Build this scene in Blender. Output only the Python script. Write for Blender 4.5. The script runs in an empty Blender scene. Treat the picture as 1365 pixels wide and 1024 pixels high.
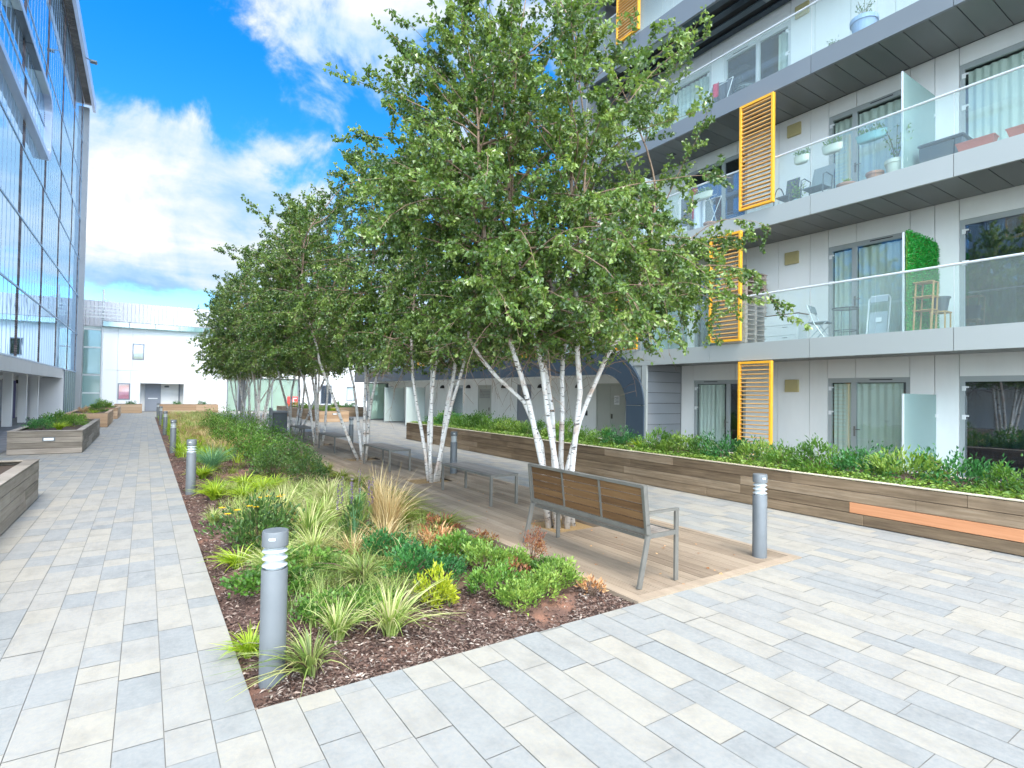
import bpy, math, random
import numpy as np
from mathutils import Vector, Matrix, Euler
R = math.radians
S = bpy.context.scene
COL = S.collection
# ------------------------------------------------------------------ helpers
def tag(o, label=None, cat=None, group=None, kind=None):
    if label: o['label'] = label
    if cat: o['category'] = cat
    if group: o['group'] = group
    if kind: o['kind'] = kind
    return o
def empty(name, loc, label=None, cat=None, group=None):
    o = bpy.data.objects.new(name, None); COL.objects.link(o); o.location = loc
    o.empty_display_size = .2
    return tag(o, label, cat, group)
def wloc(p):
    v = Vector((0, 0, 0))
    while p is not None: v += p.location; p = p.parent
    return v
def npmesh(name, V, F, tone, m, parent=None, smooth=False, world=True):
    V = np.asarray(V, dtype=np.float64).reshape(-1, 3)
    if parent is not None and world: V = V - np.array(wloc(parent))
    me = bpy.data.meshes.new(name)
    if isinstance(F, np.ndarray):
        n, k = F.shape; tot = np.full(n, k, np.int32); idx = F.ravel().astype(np.int32)
    else:
        tot = np.array([len(f) for f in F], np.int32); idx = np.array([i for f in F for i in f], np.int32); n = len(F)
    st = np.zeros(n, np.int32); st[1:] = np.cumsum(tot)[:-1]
    me.vertices.add(len(V)); me.vertices.foreach_set('co', V.astype(np.float32).ravel())
    me.loops.add(len(idx)); me.loops.foreach_set('vertex_index', idx)
    me.polygons.add(n); me.polygons.foreach_set('loop_start', st); me.polygons.foreach_set('loop_total', tot)
    me.polygons.foreach_set('use_smooth', np.full(n, bool(smooth)))
    me.update(calc_edges=True); me.validate()
    if tone is not None and len(me.polygons) == n:
        a = me.attributes.new('tone', 'FLOAT', 'FACE'); a.data.foreach_set('value', np.asarray(tone, np.float32))
    me.materials.append(m)
    o = bpy.data.objects.new(name, me); COL.objects.link(o)
    if parent is not None: o.parent = parent
    return o
class MB:
    def __init__(s): s.v = []; s.f = []; s.t = []
    def add(s, vs, fs, tone=.5):
        b = len(s.v); s.v += [tuple(v) for v in vs]; s.f += [tuple(i + b for i in f) for f in fs]; s.t += [tone] * len(fs)
        return s
    def box(s, x0, x1, y0, y1, z0, z1, tone=.5):
        return s.add([(x0,y0,z0),(x1,y0,z0),(x1,y1,z0),(x0,y1,z0),(x0,y0,z1),(x1,y0,z1),(x1,y1,z1),(x0,y1,z1)],
              [(0,3,2,1),(4,5,6,7),(0,1,5,4),(1,2,6,5),(2,3,7,6),(3,0,4,7)], tone)
    def bbox(s, x0, x1, y0, y1, z0, z1, b=.004, tone=.5):          # box with chamfered edges
        xs=(x0,x1);ys=(y0,y1);zs=(z0,z1);vs=[];ix={}
        for i in (0,1):
            for j in (0,1):
                for k in (0,1):
                    sx=b if i==0 else -b; sy=b if j==0 else -b; sz=b if k==0 else -b
                    for a,p in enumerate(((xs[i],ys[j]+sy,zs[k]+sz),(xs[i]+sx,ys[j],zs[k]+sz),(xs[i]+sx,ys[j]+sy,zs[k]))):
                        ix[(i,j,k,a)]=len(vs); vs.append(p)
        g=lambda i,j,k,a: ix[(i,j,k,a)]
        fs=[]
        for i in (0,1):
            q=[g(i,0,0,0),g(i,1,0,0),g(i,1,1,0),g(i,0,1,0)]; fs.append(q if i else q[::-1])
            q=[g(0,i,0,1),g(0,i,1,1),g(1,i,1,1),g(1,i,0,1)]; fs.append(q if i else q[::-1])
            q=[g(0,0,i,2),g(1,0,i,2),g(1,1,i,2),g(0,1,i,2)]; fs.append(q if i else q[::-1])
        for i in (0,1):
            for j in (0,1):
                q=[g(i,j,0,0),g(i,j,1,0),g(i,j,1,1),g(i,j,0,1)]; fs.append(q if (i==j) else q[::-1])
                q=[g(i,0,j,0),g(i,1,j,0),g(i,1,j,2),g(i,0,j,2)]; fs.append(q[::-1] if (i==j) else q)
                q=[g(0,i,j,1),g(1,i,j,1),g(1,i,j,2),g(0,i,j,2)]; fs.append(q if (i==j) else q[::-1])
        for i in (0,1):
            for j in (0,1):
                for k in (0,1):
                    q=[g(i,j,k,0),g(i,j,k,1),g(i,j,k,2)]; fs.append(q if (i+j+k)%2 else q[::-1])
        return s.add(vs,fs,tone)
    def bar(s, p0, p1, w, t, up=(0,0,1), tone=.5):                  # rectangular bar: w across, t along 'up' side
        p0=Vector(p0);p1=Vector(p1);d=(p1-p0).normalized();u=Vector(up)
        if abs(d.dot(u))>.98: u=Vector((1,0,0))
        a=d.cross(u).normalized();b=a.cross(d).normalized()
        vs=[p+a*i*w/2+b*j*t/2 for p in (p0,p1) for i,j in ((-1,-1),(1,-1),(1,1),(-1,1))]
        return s.add(vs,[(0,1,2,3),(7,6,5,4),(0,4,5,1),(1,5,6,2),(2,6,7,3),(3,7,4,0)],tone)
    def quad(s, a, b, c, d, tone=.5): return s.add([a,b,c,d],[(0,1,2,3)],tone)
    def tube(s, pts, rad, n=8, tone=.5, cap=True):
        pts=[Vector(p) for p in pts]; N=len(pts)
        if not hasattr(rad,'__len__'): rad=[rad]*N
        vs=[];fs=[];ref=Vector((1,.13,.07))
        for i,p in enumerate(pts):
            d=(pts[min(i+1,N-1)]-pts[max(i-1,0)]).normalized()
            a=d.cross(ref)
            if a.length<.05: a=d.cross(Vector((0,1,.2)))
            a.normalize(); b=d.cross(a)
            for k in range(n):
                an=2*math.pi*k/n; vs.append(p+(a*math.cos(an)+b*math.sin(an))*rad[i])
        for i in range(N-1):
            for k in range(n):
                k2=(k+1)%n; fs.append((i*n+k,i*n+k2,(i+1)*n+k2,(i+1)*n+k))
        if cap: fs.append(tuple(range(n))[::-1]); fs.append(tuple((N-1)*n+k for k in range(n)))
        return s.add(vs,fs,tone)
    def lathe(s, prof, c=(0,0,0), n=24, tone=.5, sx=1, sy=1):       # prof: (r,z)
        vs=[];fs=[]
        for r,z in prof:
            for k in range(n):
                a=2*math.pi*k/n; vs.append((c[0]+r*math.cos(a)*sx,c[1]+r*math.sin(a)*sy,c[2]+z))
        for i in range(len(prof)-1):
            for k in range(n):
                k2=(k+1)%n; fs.append((i*n+k,i*n+k2,(i+1)*n+k2,(i+1)*n+k))
        fs.append(tuple(range(n))[::-1]); fs.append(tuple((len(prof)-1)*n+k for k in range(n)))
        return s.add(vs,fs,tone)
    def build(s, name, m, parent=None, smooth=False):
        return npmesh(name, s.v, s.f, s.t, m, parent, smooth)
def autosmooth(o, ang=35):
    me=o.data; n=len(me.polygons)
    me.polygons.foreach_set('use_smooth',[True]*n)
    try: me.set_sharp_from_angle(angle=R(ang))
    except Exception: pass
    return o
def children(o): return [c for c in bpy.data.objects if c.parent == o]
def copy_tree(o, parent=None, loc=None, rz=None, sc=None):
    kids = children(o)
    c = o.copy(); COL.objects.link(c); c.parent = parent
    if loc is not None: c.location = loc
    if rz is not None: c.rotation_euler = (0, 0, rz)
    if sc is not None: c.scale = (sc, sc, sc) if not hasattr(sc, '__len__') else sc
    for k in kids: copy_tree(k, c)
    return c
# ------------------------------------------------------------------ materials
def newmat(name):
    m = bpy.data.materials.new(name); m.use_nodes = True; nt = m.node_tree; nt.nodes.clear()
    out = nt.nodes.new('ShaderNodeOutputMaterial'); return m, nt, out
def ND(nt, t, **kw):
    n = nt.nodes.new(t)
    for k, v in kw.items(): setattr(n, k, v)
    return n
def math_(nt, op, a, b=None, clamp=False):
    n = ND(nt, 'ShaderNodeMath', operation=op, use_clamp=clamp)
    for i, v in enumerate((a, b)):
        if v is None: continue
        if isinstance(v, (int, float)): n.inputs[i].default_value = v
        else: nt.links.new(v, n.inputs[i])
    return n.outputs[0]
def coords(nt, world, sc):
    if world: o = ND(nt, 'ShaderNodeNewGeometry').outputs['Position']
    else: o = ND(nt, 'ShaderNodeTexCoord').outputs['Object']
    mp = ND(nt, 'ShaderNodeMapping'); mp.inputs['Scale'].default_value = sc; nt.links.new(o, mp.inputs['Vector'])
    return mp.outputs[0]
def noise(nt, vec, scale=1, detail=5, rough=.6, dist=0):
    n = ND(nt, 'ShaderNodeTexNoise'); n.inputs['Scale'].default_value = scale; n.inputs['Detail'].default_value = detail
    n.inputs['Roughness'].default_value = rough; n.inputs['Distortion'].default_value = dist
    nt.links.new(vec, n.inputs['Vector']); return n.outputs[0]
def ramp(nt, fac, cols, pos=None):
    r = ND(nt, 'ShaderNodeValToRGB'); cr = r.color_ramp; n = len(cols)
    while len(cr.elements) < n: cr.elements.new(.5)
    for i, c in enumerate(cols):
        cr.elements[i].position = pos[i] if pos else i / max(1, n - 1)
        cr.elements[i].color = (*c, 1) if len(c) == 3 else c
    nt.links.new(fac, r.inputs[0]); return r.outputs[0]
def mat(name, cols, rough=.6, metal=0, wt=.6, wn=.5, nsc=(3,3,3), det=5, world=False, bump=0, bsc=(40,40,40), spec=.5, wr=0, pos=None, rvar=0, dirt=0, dsc=(1.2,1.2,1.2), bdist=.004):
    m, nt, out = newmat(name)
    b = ND(nt, 'ShaderNodeBsdfPrincipled')
    t = ND(nt, 'ShaderNodeAttribute', attribute_name='tone').outputs['Fac']
    nz = noise(nt, coords(nt, world, nsc), 1, det)
    f = math_(nt, 'ADD', math_(nt, 'MULTIPLY', math_(nt, 'SUBTRACT', t, .5), wt), math_(nt, 'MULTIPLY', math_(nt, 'SUBTRACT', nz, .5), wn * 2))
    if wr:
        rn = ND(nt, 'ShaderNodeObjectInfo').outputs['Random']
        f = math_(nt, 'ADD', f, math_(nt, 'MULTIPLY', math_(nt, 'SUBTRACT', rn, .5), wr))
    f = math_(nt, 'ADD', f, .5, True)
    c = ramp(nt, f, cols, pos)
    if dirt:
        dn = noise(nt, coords(nt, world, dsc), 1, 6, .65)
        dr = ramp(nt, dn, [(1,1,1),(1-dirt,)*3], (.45,.75))
        mx = ND(nt, 'ShaderNodeMix', data_type='RGBA', blend_type='MULTIPLY'); mx.inputs[0].default_value = 1
        nt.links.new(c, mx.inputs[6]); nt.links.new(dr, mx.inputs[7]); c = mx.outputs[2]
    nt.links.new(c, b.inputs['Base Color'])
    b.inputs['Roughness'].default_value = rough; b.inputs['Metallic'].default_value = metal
    if 'Specular IOR Level' in b.inputs: b.inputs['Specular IOR Level'].default_value = spec
    if rvar:
        nt.links.new(math_(nt, 'ADD', math_(nt, 'MULTIPLY', math_(nt, 'SUBTRACT', nz, .5), rvar * 2), rough, True), b.inputs['Roughness'])
    if bump:
        bn = noise(nt, coords(nt, world, bsc), 1, 4)
        bp = ND(nt, 'ShaderNodeBump'); bp.inputs['Strength'].default_value = bump; bp.inputs['Distance'].default_value = bdist
        nt.links.new(bn, bp.inputs['Height']); nt.links.new(bp.outputs[0], b.inputs['Normal'])
    nt.links.new(b.outputs[0], out.inputs[0]); return m
def leafmat(name, cols, trans=.35, rough=.45, spec=.5, wr=0, wn=.25, nsc=(1.5,1.5,1.5)):
    m, nt, out = newmat(name)
    t = ND(nt, 'ShaderNodeAttribute', attribute_name='tone').outputs['Fac']
    nz = noise(nt, coords(nt, True, nsc), 1, 3)
    f = math_(nt, 'ADD', t, math_(nt, 'MULTIPLY', math_(nt, 'SUBTRACT', nz, .5), wn * 2))
    if wr:
        rn = ND(nt, 'ShaderNodeObjectInfo').outputs['Random']
        f = math_(nt, 'ADD', f, math_(nt, 'MULTIPLY', math_(nt, 'SUBTRACT', rn, .5), wr))
    f = math_(nt, 'ADD', f, 0, True)
    c = ramp(nt, f, cols)
    b = ND(nt, 'ShaderNodeBsdfPrincipled'); nt.links.new(c, b.inputs['Base Color']); b.inputs['Roughness'].default_value = rough
    b.inputs['Specular IOR Level'].default_value = spec
    tr = ND(nt, 'ShaderNodeBsdfTranslucent')
    hs = ND(nt, 'ShaderNodeHueSaturation'); hs.inputs['Hue'].default_value = .485; hs.inputs['Saturation'].default_value = 1.1; hs.inputs['Value'].default_value = 1.5
    nt.links.new(c, hs.inputs['Color']); nt.links.new(hs.outputs[0], tr.inputs[0])
    mx = ND(nt, 'ShaderNodeMixShader'); mx.inputs[0].default_value = trans
    nt.links.new(b.outputs[0], mx.inputs[1]); nt.links.new(tr.outputs[0], mx.inputs[2]); nt.links.new(mx.outputs[0], out.inputs[0])
    return m
def glassmat(name, tint, body, milk=.1, gl=.06, fres=.5, rough=.02, milkcol=None):
    """thin glass: transparent tint + a little diffuse body + reflection"""
    m, nt, out = newmat(name)
    tr = ND(nt, 'ShaderNodeBsdfTransparent'); tr.inputs[0].default_value = (*tint, 1)
    df = ND(nt, 'ShaderNodeBsdfDiffuse'); df.inputs[0].default_value = (*body, 1)
    gs = ND(nt, 'ShaderNodeBsdfGlossy'); gs.inputs[0].default_value = (.95, .98, 1, 1); gs.inputs['Roughness'].default_value = rough
    m1 = ND(nt, 'ShaderNodeMixShader'); m1.inputs[0].default_value = milk
    nt.links.new(tr.outputs[0], m1.inputs[1]); nt.links.new(df.outputs[0], m1.inputs[2])
    fr = ND(nt, 'ShaderNodeFresnel'); fr.inputs[0].default_value = 1.5
    # backfacing-safe schlick from layer weight
    lw = ND(nt, 'ShaderNodeLayerWeight'); lw.inputs[0].default_value = .5
    p = math_(nt, 'POWER', lw.outputs['Facing'], 4.0)
    f = math_(nt, 'ADD', math_(nt, 'MULTIPLY', p, fres), gl, True)
    m2 = ND(nt, 'ShaderNodeMixShader'); nt.links.new(f, m2.inputs[0])
    nt.links.new(m1.outputs[0], m2.inputs[1]); nt.links.new(gs.outputs[0], m2.inputs[2]); nt.links.new(m2.outputs[0], out.inputs[0])
    return m
M = {}
M['slab'] = mat('paving stone', [(.245,.253,.245),(.273,.275,.26),(.30,.29,.263),(.322,.304,.263),(.345,.318,.262)], .75, wt=.85, wn=.62, nsc=(34,34,34), det=12, world=True, bump=.5, bsc=(60,60,60), dirt=.20, dsc=(5.5,3.6,4), bdist=.003)
M['joint'] = mat('paving joint', [(.14,.135,.12),(.22,.21,.19)], .95, nsc=(4,4,4), world=True)
M['asphalt'] = mat('dark paving', [(.13,.13,.135),(.22,.22,.22)], .85, wt=.8, wn=.3, nsc=(3,3,3), world=True, bump=.4, bsc=(50,50,50))
M['ground'] = mat('far ground', [(.16,.16,.15),(.25,.25,.24)], .9, nsc=(.3,.3,.3), world=True)
M['soil'] = mat('bed soil', [(.05,.028,.022),(.10,.055,.042),(.16,.085,.06),(.34,.16,.10)], .95, wt=0, wn=.75, nsc=(1.6,1.6,1.6), det=7, world=True, bump=1, bsc=(60,60,60), bdist=.02, pos=(.0,.42,.62,.82))
M['chip'] = mat('bark chips', [(.045,.024,.018),(.12,.07,.052),(.24,.165,.13),(.46,.39,.33)], .85, wt=1.0, wn=.15, nsc=(8,8,8), pos=(0,.45,.8,1))
M['soildark'] = mat('planter soil', [(.05,.03,.02),(.1,.07,.05)], .95, nsc=(9,9,9), world=True, bump=1, bsc=(50,50,50), bdist=.02)
M['deck'] = mat('deck timber', [(.19,.14,.098),(.285,.215,.15),(.365,.285,.205),(.42,.34,.255)], .8, wt=.55, wn=.45, nsc=(30,1.3,30), det=6, world=True, bump=.3, bsc=(90,4,90), dirt=.25, dsc=(.8,.8,.8))
M['timber'] = mat('planter timber', [(.105,.066,.036),(.18,.122,.07),(.26,.182,.112),(.35,.262,.175)], .8, wt=.7, wn=.75, nsc=(1.3,1.3,36), det=9, world=True, bump=.5, bsc=(4,4,110), dirt=.38, dsc=(1.5,1.5,5))
M['timberL'] = mat('grey planter timber', [(.15,.125,.10),(.25,.215,.17),(.35,.30,.25),(.42,.37,.31)], .8, wt=.7, wn=.5, nsc=(1.7,1.7,42), det=7, world=True, bump=.5, bsc=(4,4,110), dirt=.3, dsc=(1.5,1.5,5))
M['timberO'] = mat('orange new timber', [(.42,.17,.07),(.55,.24,.11),(.62,.30,.15)], .7, wt=.3, wn=.6, nsc=(1.5,1.5,45), det=7, world=True, bump=.4, bsc=(4,4,100))
M['timberP'] = mat('pale coping timber', [(.38,.31,.22),(.52,.44,.33),(.62,.54,.42)], .75, wt=.5, wn=.5, nsc=(5,1.5,20), det=6, world=True)
M['timberT'] = mat('tan planter timber', [(.30,.19,.11),(.42,.28,.17),(.50,.36,.24)], .78, wt=.8, wn=.4, nsc=(1.7,1.7,40), world=True, bump=.4, bsc=(4,4,100))
M['benchwood'] = mat('bench slat', [(.07,.035,.013),(.13,.065,.025),(.20,.11,.045)], .6, wt=.6, wn=.6, nsc=(20,2.5,60), det=7, bump=.3, bsc=(40,4,90))
M['benchgrey'] = mat('weathered slat', [(.15,.125,.105),(.25,.215,.185),(.34,.30,.26)], .8, wt=.6, wn=.5, nsc=(50,3,50), det=6, bump=.3, bsc=(80,6,80))
M['steel'] = mat('brushed steel', [(.13,.125,.11),(.22,.21,.185)], .45, metal=.3, wt=.3, wn=.6, nsc=(8,8,8), dirt=.15, dsc=(6,6,6))
M['bollard'] = mat('bollard grey paint', [(.115,.128,.136),(.155,.168,.176)], .42, wt=.3, wn=.5, nsc=(6,6,6), bump=.12, bsc=(200,200,200), dirt=.2, dsc=(4,4,2), bdist=.001)
M['lens'] = mat('bollard lens', [(.46,.50,.50),(.56,.60,.59)], .25, nsc=(9,9,9))
M['louvring'] = mat('bollard louvre ring', [(.40,.43,.44),(.50,.53,.54)], .4, metal=.1, nsc=(9,9,9))
M['binmetal'] = mat('bin grey metal', [(.085,.10,.11),(.12,.14,.15)], .45, metal=.2, nsc=(5,5,5))
M['white'] = mat('white panel', [(.80,.81,.79),(.85,.855,.835)], .5, wt=.5, wn=.3, nsc=(1.4,1.4,1.4), world=True, dirt=.06, dsc=(2,2,.6))
M['whiteb'] = mat('white render', [(.78,.78,.77),(.86,.86,.85)], .7, wt=.5, wn=.3, nsc=(.6,.6,.6), world=True)
M['roofclad'] = mat('ribbed roof cladding', [(.56,.56,.59),(.60,.60,.63)], .5, wt=.5, wn=.2, nsc=(.5,.5,.5), world=True)
M['gap'] = mat('dark joint backing', [(.03,.03,.03),(.04,.04,.04)], .9)
M['fascia'] = mat('pale grey fascia', [(.385,.405,.385),(.42,.44,.42)], .42, metal=.15, wt=.5, wn=.25, nsc=(1,1,1), world=True, rvar=.05)
M['fasciaD'] = mat('mid grey fascia', [(.195,.215,.225),(.235,.252,.262)], .4, metal=.2, wt=.5, wn=.25, nsc=(1,1,1), world=True, rvar=.05)
M['slate'] = mat('slate blue arch cladding', [(.045,.065,.09),(.06,.085,.115)], .42, metal=.15, wt=.6, wn=.3, nsc=(1,1,1), world=True)
M['soffit'] = mat('dark soffit panel', [(.15,.155,.15),(.21,.215,.205)], .38, metal=.3, wt=.8, wn=.3, nsc=(2,2,2), world=True, rvar=.08)
M['soffitL'] = mat('soffit strip', [(.03,.045,.06),(.11,.14,.16),(.30,.34,.35),(.50,.56,.56)], .35, metal=.2, wt=1, wn=.05, world=True)
M['clad'] = mat('grey horizontal cladding', [(.22,.235,.25),(.27,.28,.29)], .5, wt=.7, wn=.3, world=True)
M['frame'] = mat('grey window frame', [(.34,.37,.37),(.40,.43,.43)], .4, wt=.4, wn=.3, world=True)
M['framew'] = mat('pale window frame', [(.55,.58,.58),(.62,.64,.64)], .4, world=True)
M['door'] = mat('grey green door', [(.40,.42,.38),(.46,.47,.43)], .5, world=True)
M['doorD'] = mat('mid grey door', [(.21,.23,.27),(.26,.28,.31)], .5, world=True)
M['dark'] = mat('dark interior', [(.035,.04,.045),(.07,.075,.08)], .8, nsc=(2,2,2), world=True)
M['black'] = mat('black fitting', [(.015,.016,.02),(.03,.03,.035)], .5)
M['orange'] = mat('orange louvre frame', [(.80,.37,.02),(.88,.44,.035)], .45, wt=.4, wn=.4, nsc=(3,3,3), world=True)
M['orangeslat'] = mat('brown orange louvre slat', [(.58,.30,.08),(.74,.44,.14)], .6, wt=.7, wn=.4, nsc=(4,4,40), world=True)
M['vent'] = mat('ochre wall vent', [(.42,.36,.17),(.50,.43,.22)], .6, nsc=(7,7,7))
M['curtain'] = mat('grey green curtain', [(.62,.68,.64),(.80,.84,.80)], .85, wt=.5, wn=.5, nsc=(1,3,.3), world=True)
M['curtainD'] = mat('dark grey curtain', [(.22,.23,.25),(.36,.36,.38)], .85, wt=.5, wn=.5, nsc=(1,5,.3), world=True)
M['curtainW'] = mat('white blind', [(.75,.77,.79),(.85,.86,.87)], .8, wt=.5, wn=.5, nsc=(1,3,.3), world=True)
M['rail'] = mat('steel handrail', [(.66,.68,.68),(.76,.78,.78)], .35, metal=.2)
M['balglass'] = glassmat('balustrade glass', (.93,.98,.97), (.82,.90,.88), .07, .02, .28)
M['divglass'] = glassmat('frosted divider glass', (.50,.70,.66), (.34,.48,.45), .75, .05, .3, .25)
M['frost'] = glassmat('pale frosted glass', (.6,.7,.66), (.60,.68,.64), .85, .04, .2, .3)
M['pane'] = glassmat('window pane', (.93,.97,.95), (.02,.03,.03), .01, .09, .6)
M['paneD'] = glassmat('dark window pane', (.42,.50,.56), (.02,.03,.06), .06, .22, .6)
M['storeglass'] = glassmat('green shop glass', (.72,.86,.76), (.52,.66,.56), .5, .06, .4)
M['canopyglass'] = glassmat('teal canopy glass', (.45,.65,.62), (.33,.50,.48), .55, .15, .4, .1)
def cwglass():
    m, nt, out = newmat('curtain wall glass')
    t = ND(nt, 'ShaderNodeAttribute', attribute_name='tone').outputs['Fac']
    c = ramp(nt, t, [(.25,.34,.42),(.40,.48,.54)])
    d = ND(nt, 'ShaderNodeBsdfDiffuse'); nt.links.new(c, d.inputs[0])
    g = ND(nt, 'ShaderNodeBsdfGlossy'); g.inputs[0].default_value = (.66,.85,1,1); g.inputs['Roughness'].default_value = .015
    nz = noise(nt, coords(nt, True, (.5,.5,.5)), 1, 2)
    bp = ND(nt, 'ShaderNodeBump'); bp.inputs['Strength'].default_value = .05; bp.inputs['Distance'].default_value = .1
    nt.links.new(nz, bp.inputs['Height']); nt.links.new(bp.outputs[0], g.inputs['Normal'])
    mx = ND(nt, 'ShaderNodeMixShader'); mx.inputs[0].default_value = .9
    nt.links.new(d.outputs[0], mx.inputs[1]); nt.links.new(g.outputs[0], mx.inputs[2]); nt.links.new(mx.outputs[0], out.inputs[0]); return m
M['cw'] = cwglass()
M['mull'] = mat('grey mullion', [(.13,.15,.18),(.18,.20,.23)], .4, metal=.4, world=True)
M['fin'] = mat('thin glazing line', [(.30,.40,.52),(.36,.46,.58)], .4, metal=.3, world=True)
M['perf'] = mat('brown perforated strip', [(.07,.045,.05),(.24,.17,.17)], .6, wt=1, wn=.3, nsc=(1,1,18), world=True)
M['band'] = mat('pale stone band', [(.50,.50,.48),(.56,.56,.54)], .6, world=True)
M['lav'] = mat('silver blue frame cladding', [(.42,.47,.58),(.48,.53,.64)], .35, metal=.3, world=True)
M['column'] = mat('grey steel column', [(.26,.27,.28),(.33,.33,.34)], .5, metal=.2, nsc=(2,2,2), world=True)
M['brownsof'] = mat('ribbed brown soffit', [(.10,.085,.07),(.19,.165,.14)], .6, wt=1, wn=.1, world=True)
M['purple'] = mat('purple door reveal', [(.07,.06,.20),(.09,.08,.24)], .5)
M['pink'] = mat('pink blind', [(.85,.30,.45),(.9,.36,.5)], .7)
M['red'] = mat('red sign', [(.72,.05,.05),(.78,.07,.06)], .5)
M['plainwhite'] = mat('white plastic', [(.74,.76,.76),(.80,.81,.81)], .45, nsc=(5,5,5))
M['terra'] = mat('terracotta', [(.36,.17,.11),(.45,.23,.16)], .8, nsc=(14,14,14))
M['redplastic'] = mat('red planter plastic', [(.42,.09,.06),(.5,.12,.08)], .5)
M['teal'] = mat('teal plastic', [(.20,.42,.44),(.25,.48,.50)], .5)
M['cream'] = mat('cream plastic', [(.62,.62,.52),(.70,.70,.60)], .5)
M['darkblue'] = mat('dark storage plastic', [(.03,.045,.06),(.05,.07,.09)], .45)
M['bluepot'] = mat('pale blue pot', [(.30,.40,.62),(.36,.46,.68)], .5)
M['wire'] = mat('dark wire', [(.07,.09,.10),(.11,.13,.14)], .5, metal=.3)
M['bamboo'] = mat('bamboo wood', [(.42,.25,.09),(.55,.36,.15)], .6, nsc=(30,30,5))
M['stackwood'] = mat('stacked boards', [(.33,.25,.20),(.48,.38,.32)], .8, wt=.9, wn=.3, nsc=(20,3,20))
M['cloth'] = mat('white cloth', [(.62,.64,.72),(.74,.75,.80)], .9, nsc=(4,4,4))
M['clothred'] = mat('red cloth', [(.45,.01,.05),(.55,.02,.07)], .9)
M['clothdark'] = mat('dark striped cloth', [(.05,.06,.08),(.12,.13,.15)], .9)
M['greymesh'] = mat('grey mesh fabric', [(.20,.25,.27),(.27,.32,.34)], .8)
M['silver'] = mat('folding chair silver', [(.45,.50,.52),(.55,.60,.62)], .4, metal=.3)
def barkmat():
    m, nt, out = newmat('birch bark')
    b = ND(nt, 'ShaderNodeBsdfPrincipled'); b.inputs['Roughness'].default_value = .7
    n1 = noise(nt, coords(nt, False, (7,7,34)), 1, 4, .65)
    n2 = noise(nt, coords(nt, False, (3,3,4)), 1, 5, .6)
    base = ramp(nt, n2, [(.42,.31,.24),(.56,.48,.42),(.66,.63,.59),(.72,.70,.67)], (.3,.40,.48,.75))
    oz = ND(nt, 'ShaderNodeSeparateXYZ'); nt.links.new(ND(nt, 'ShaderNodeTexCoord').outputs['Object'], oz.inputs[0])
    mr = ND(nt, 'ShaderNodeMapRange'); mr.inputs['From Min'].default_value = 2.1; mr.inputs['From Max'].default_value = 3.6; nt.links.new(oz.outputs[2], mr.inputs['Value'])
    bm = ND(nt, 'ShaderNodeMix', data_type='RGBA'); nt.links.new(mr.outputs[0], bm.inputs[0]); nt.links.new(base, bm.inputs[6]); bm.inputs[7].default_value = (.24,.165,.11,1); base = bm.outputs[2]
    mk = ramp(nt, n1, [(1,1,1),(1,1,1),(.06,.05,.045)], (0,.575,.63))
    mx = ND(nt, 'ShaderNodeMix', data_type='RGBA', blend_type='MULTIPLY'); mx.inputs[0].default_value = 1
    nt.links.new(base, mx.inputs[6]); nt.links.new(mk, mx.inputs[7]); nt.links.new(mx.outputs[2], b.inputs['Base Color'])
    bp = ND(nt, 'ShaderNodeBump'); bp.inputs['Strength'].default_value = .4; bp.inputs['Distance'].default_value = .004
    nt.links.new(n1, bp.inputs['Height']); nt.links.new(bp.outputs[0], b.inputs['Normal'])
    nt.links.new(b.outputs[0], out.inputs[0]); return m
M['bark'] = barkmat()
M['twig'] = mat('birch twig', [(.16,.10,.065),(.30,.21,.14)], .8, nsc=(6,6,6))
M['stem'] = mat('plant stem', [(.10,.09,.03),(.16,.16,.06)], .8)
M['stembrown'] = mat('woody stem', [(.08,.05,.03),(.14,.09,.06)], .8)
M['leaf'] = leafmat('birch leaf', [(.045,.09,.02),(.09,.165,.032),(.16,.25,.048),(.30,.39,.11)], .34, .32, .7, wn=.35)
M['gcream'] = leafmat('variegated blade', [(.12,.20,.04),(.24,.36,.06),(.42,.48,.16),(.60,.54,.30)], .3)
M['gpurple'] = leafmat('purple tipped blade', [(.11,.05,.05),(.13,.20,.05),(.24,.34,.08),(.42,.42,.17)], .3)
M['gstraw'] = leafmat('straw blade', [(.30,.20,.08),(.48,.36,.16),(.62,.50,.28)], .3)
M['glime'] = leafmat('lime blade', [(.15,.26,.018),(.29,.43,.03),(.44,.54,.06)], .35)
M['golive'] = leafmat('olive sedge blade', [(.08,.12,.015),(.16,.22,.025),(.28,.30,.06)], .3)
M['gteal'] = leafmat('fescue blade', [(.07,.19,.08),(.14,.31,.15),(.25,.43,.23)], .3)
M['ldark'] = leafmat('dark shrub leaf', [(.03,.07,.018),(.06,.13,.027),(.12,.21,.045)], .25, wr=.3)
M['lteal'] = leafmat('blue green leaf', [(.025,.10,.03),(.05,.19,.045),(.11,.31,.075)], .25, wr=.3)
M['lmid'] = leafmat('mid green leaf', [(.05,.13,.02),(.10,.22,.03),(.20,.34,.06)], .3, wr=.6)
M['lbright'] = leafmat('bright green leaf', [(.09,.17,.03),(.17,.29,.045),(.32,.43,.09)], .3, wr=.3)
M['llime'] = leafmat('lime yellow leaf', [(.20,.26,.01),(.36,.42,.02),(.5,.52,.06)], .3)
M['lorange'] = leafmat('withered orange leaf', [(.30,.12,.04),(.48,.24,.09),(.60,.40,.2)], .25)
M['lred'] = leafmat('rusty leaf', [(.14,.04,.02),(.26,.09,.04),(.34,.20,.07)], .25)
M['fakegrass'] = leafmat('artificial hedge leaf', [(.005,.16,.01),(.01,.30,.03),(.05,.45,.08)], .2)
M['yellow'] = leafmat('yellow petal', [(.75,.42,.01),(.85,.6,.02)], .2)
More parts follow.
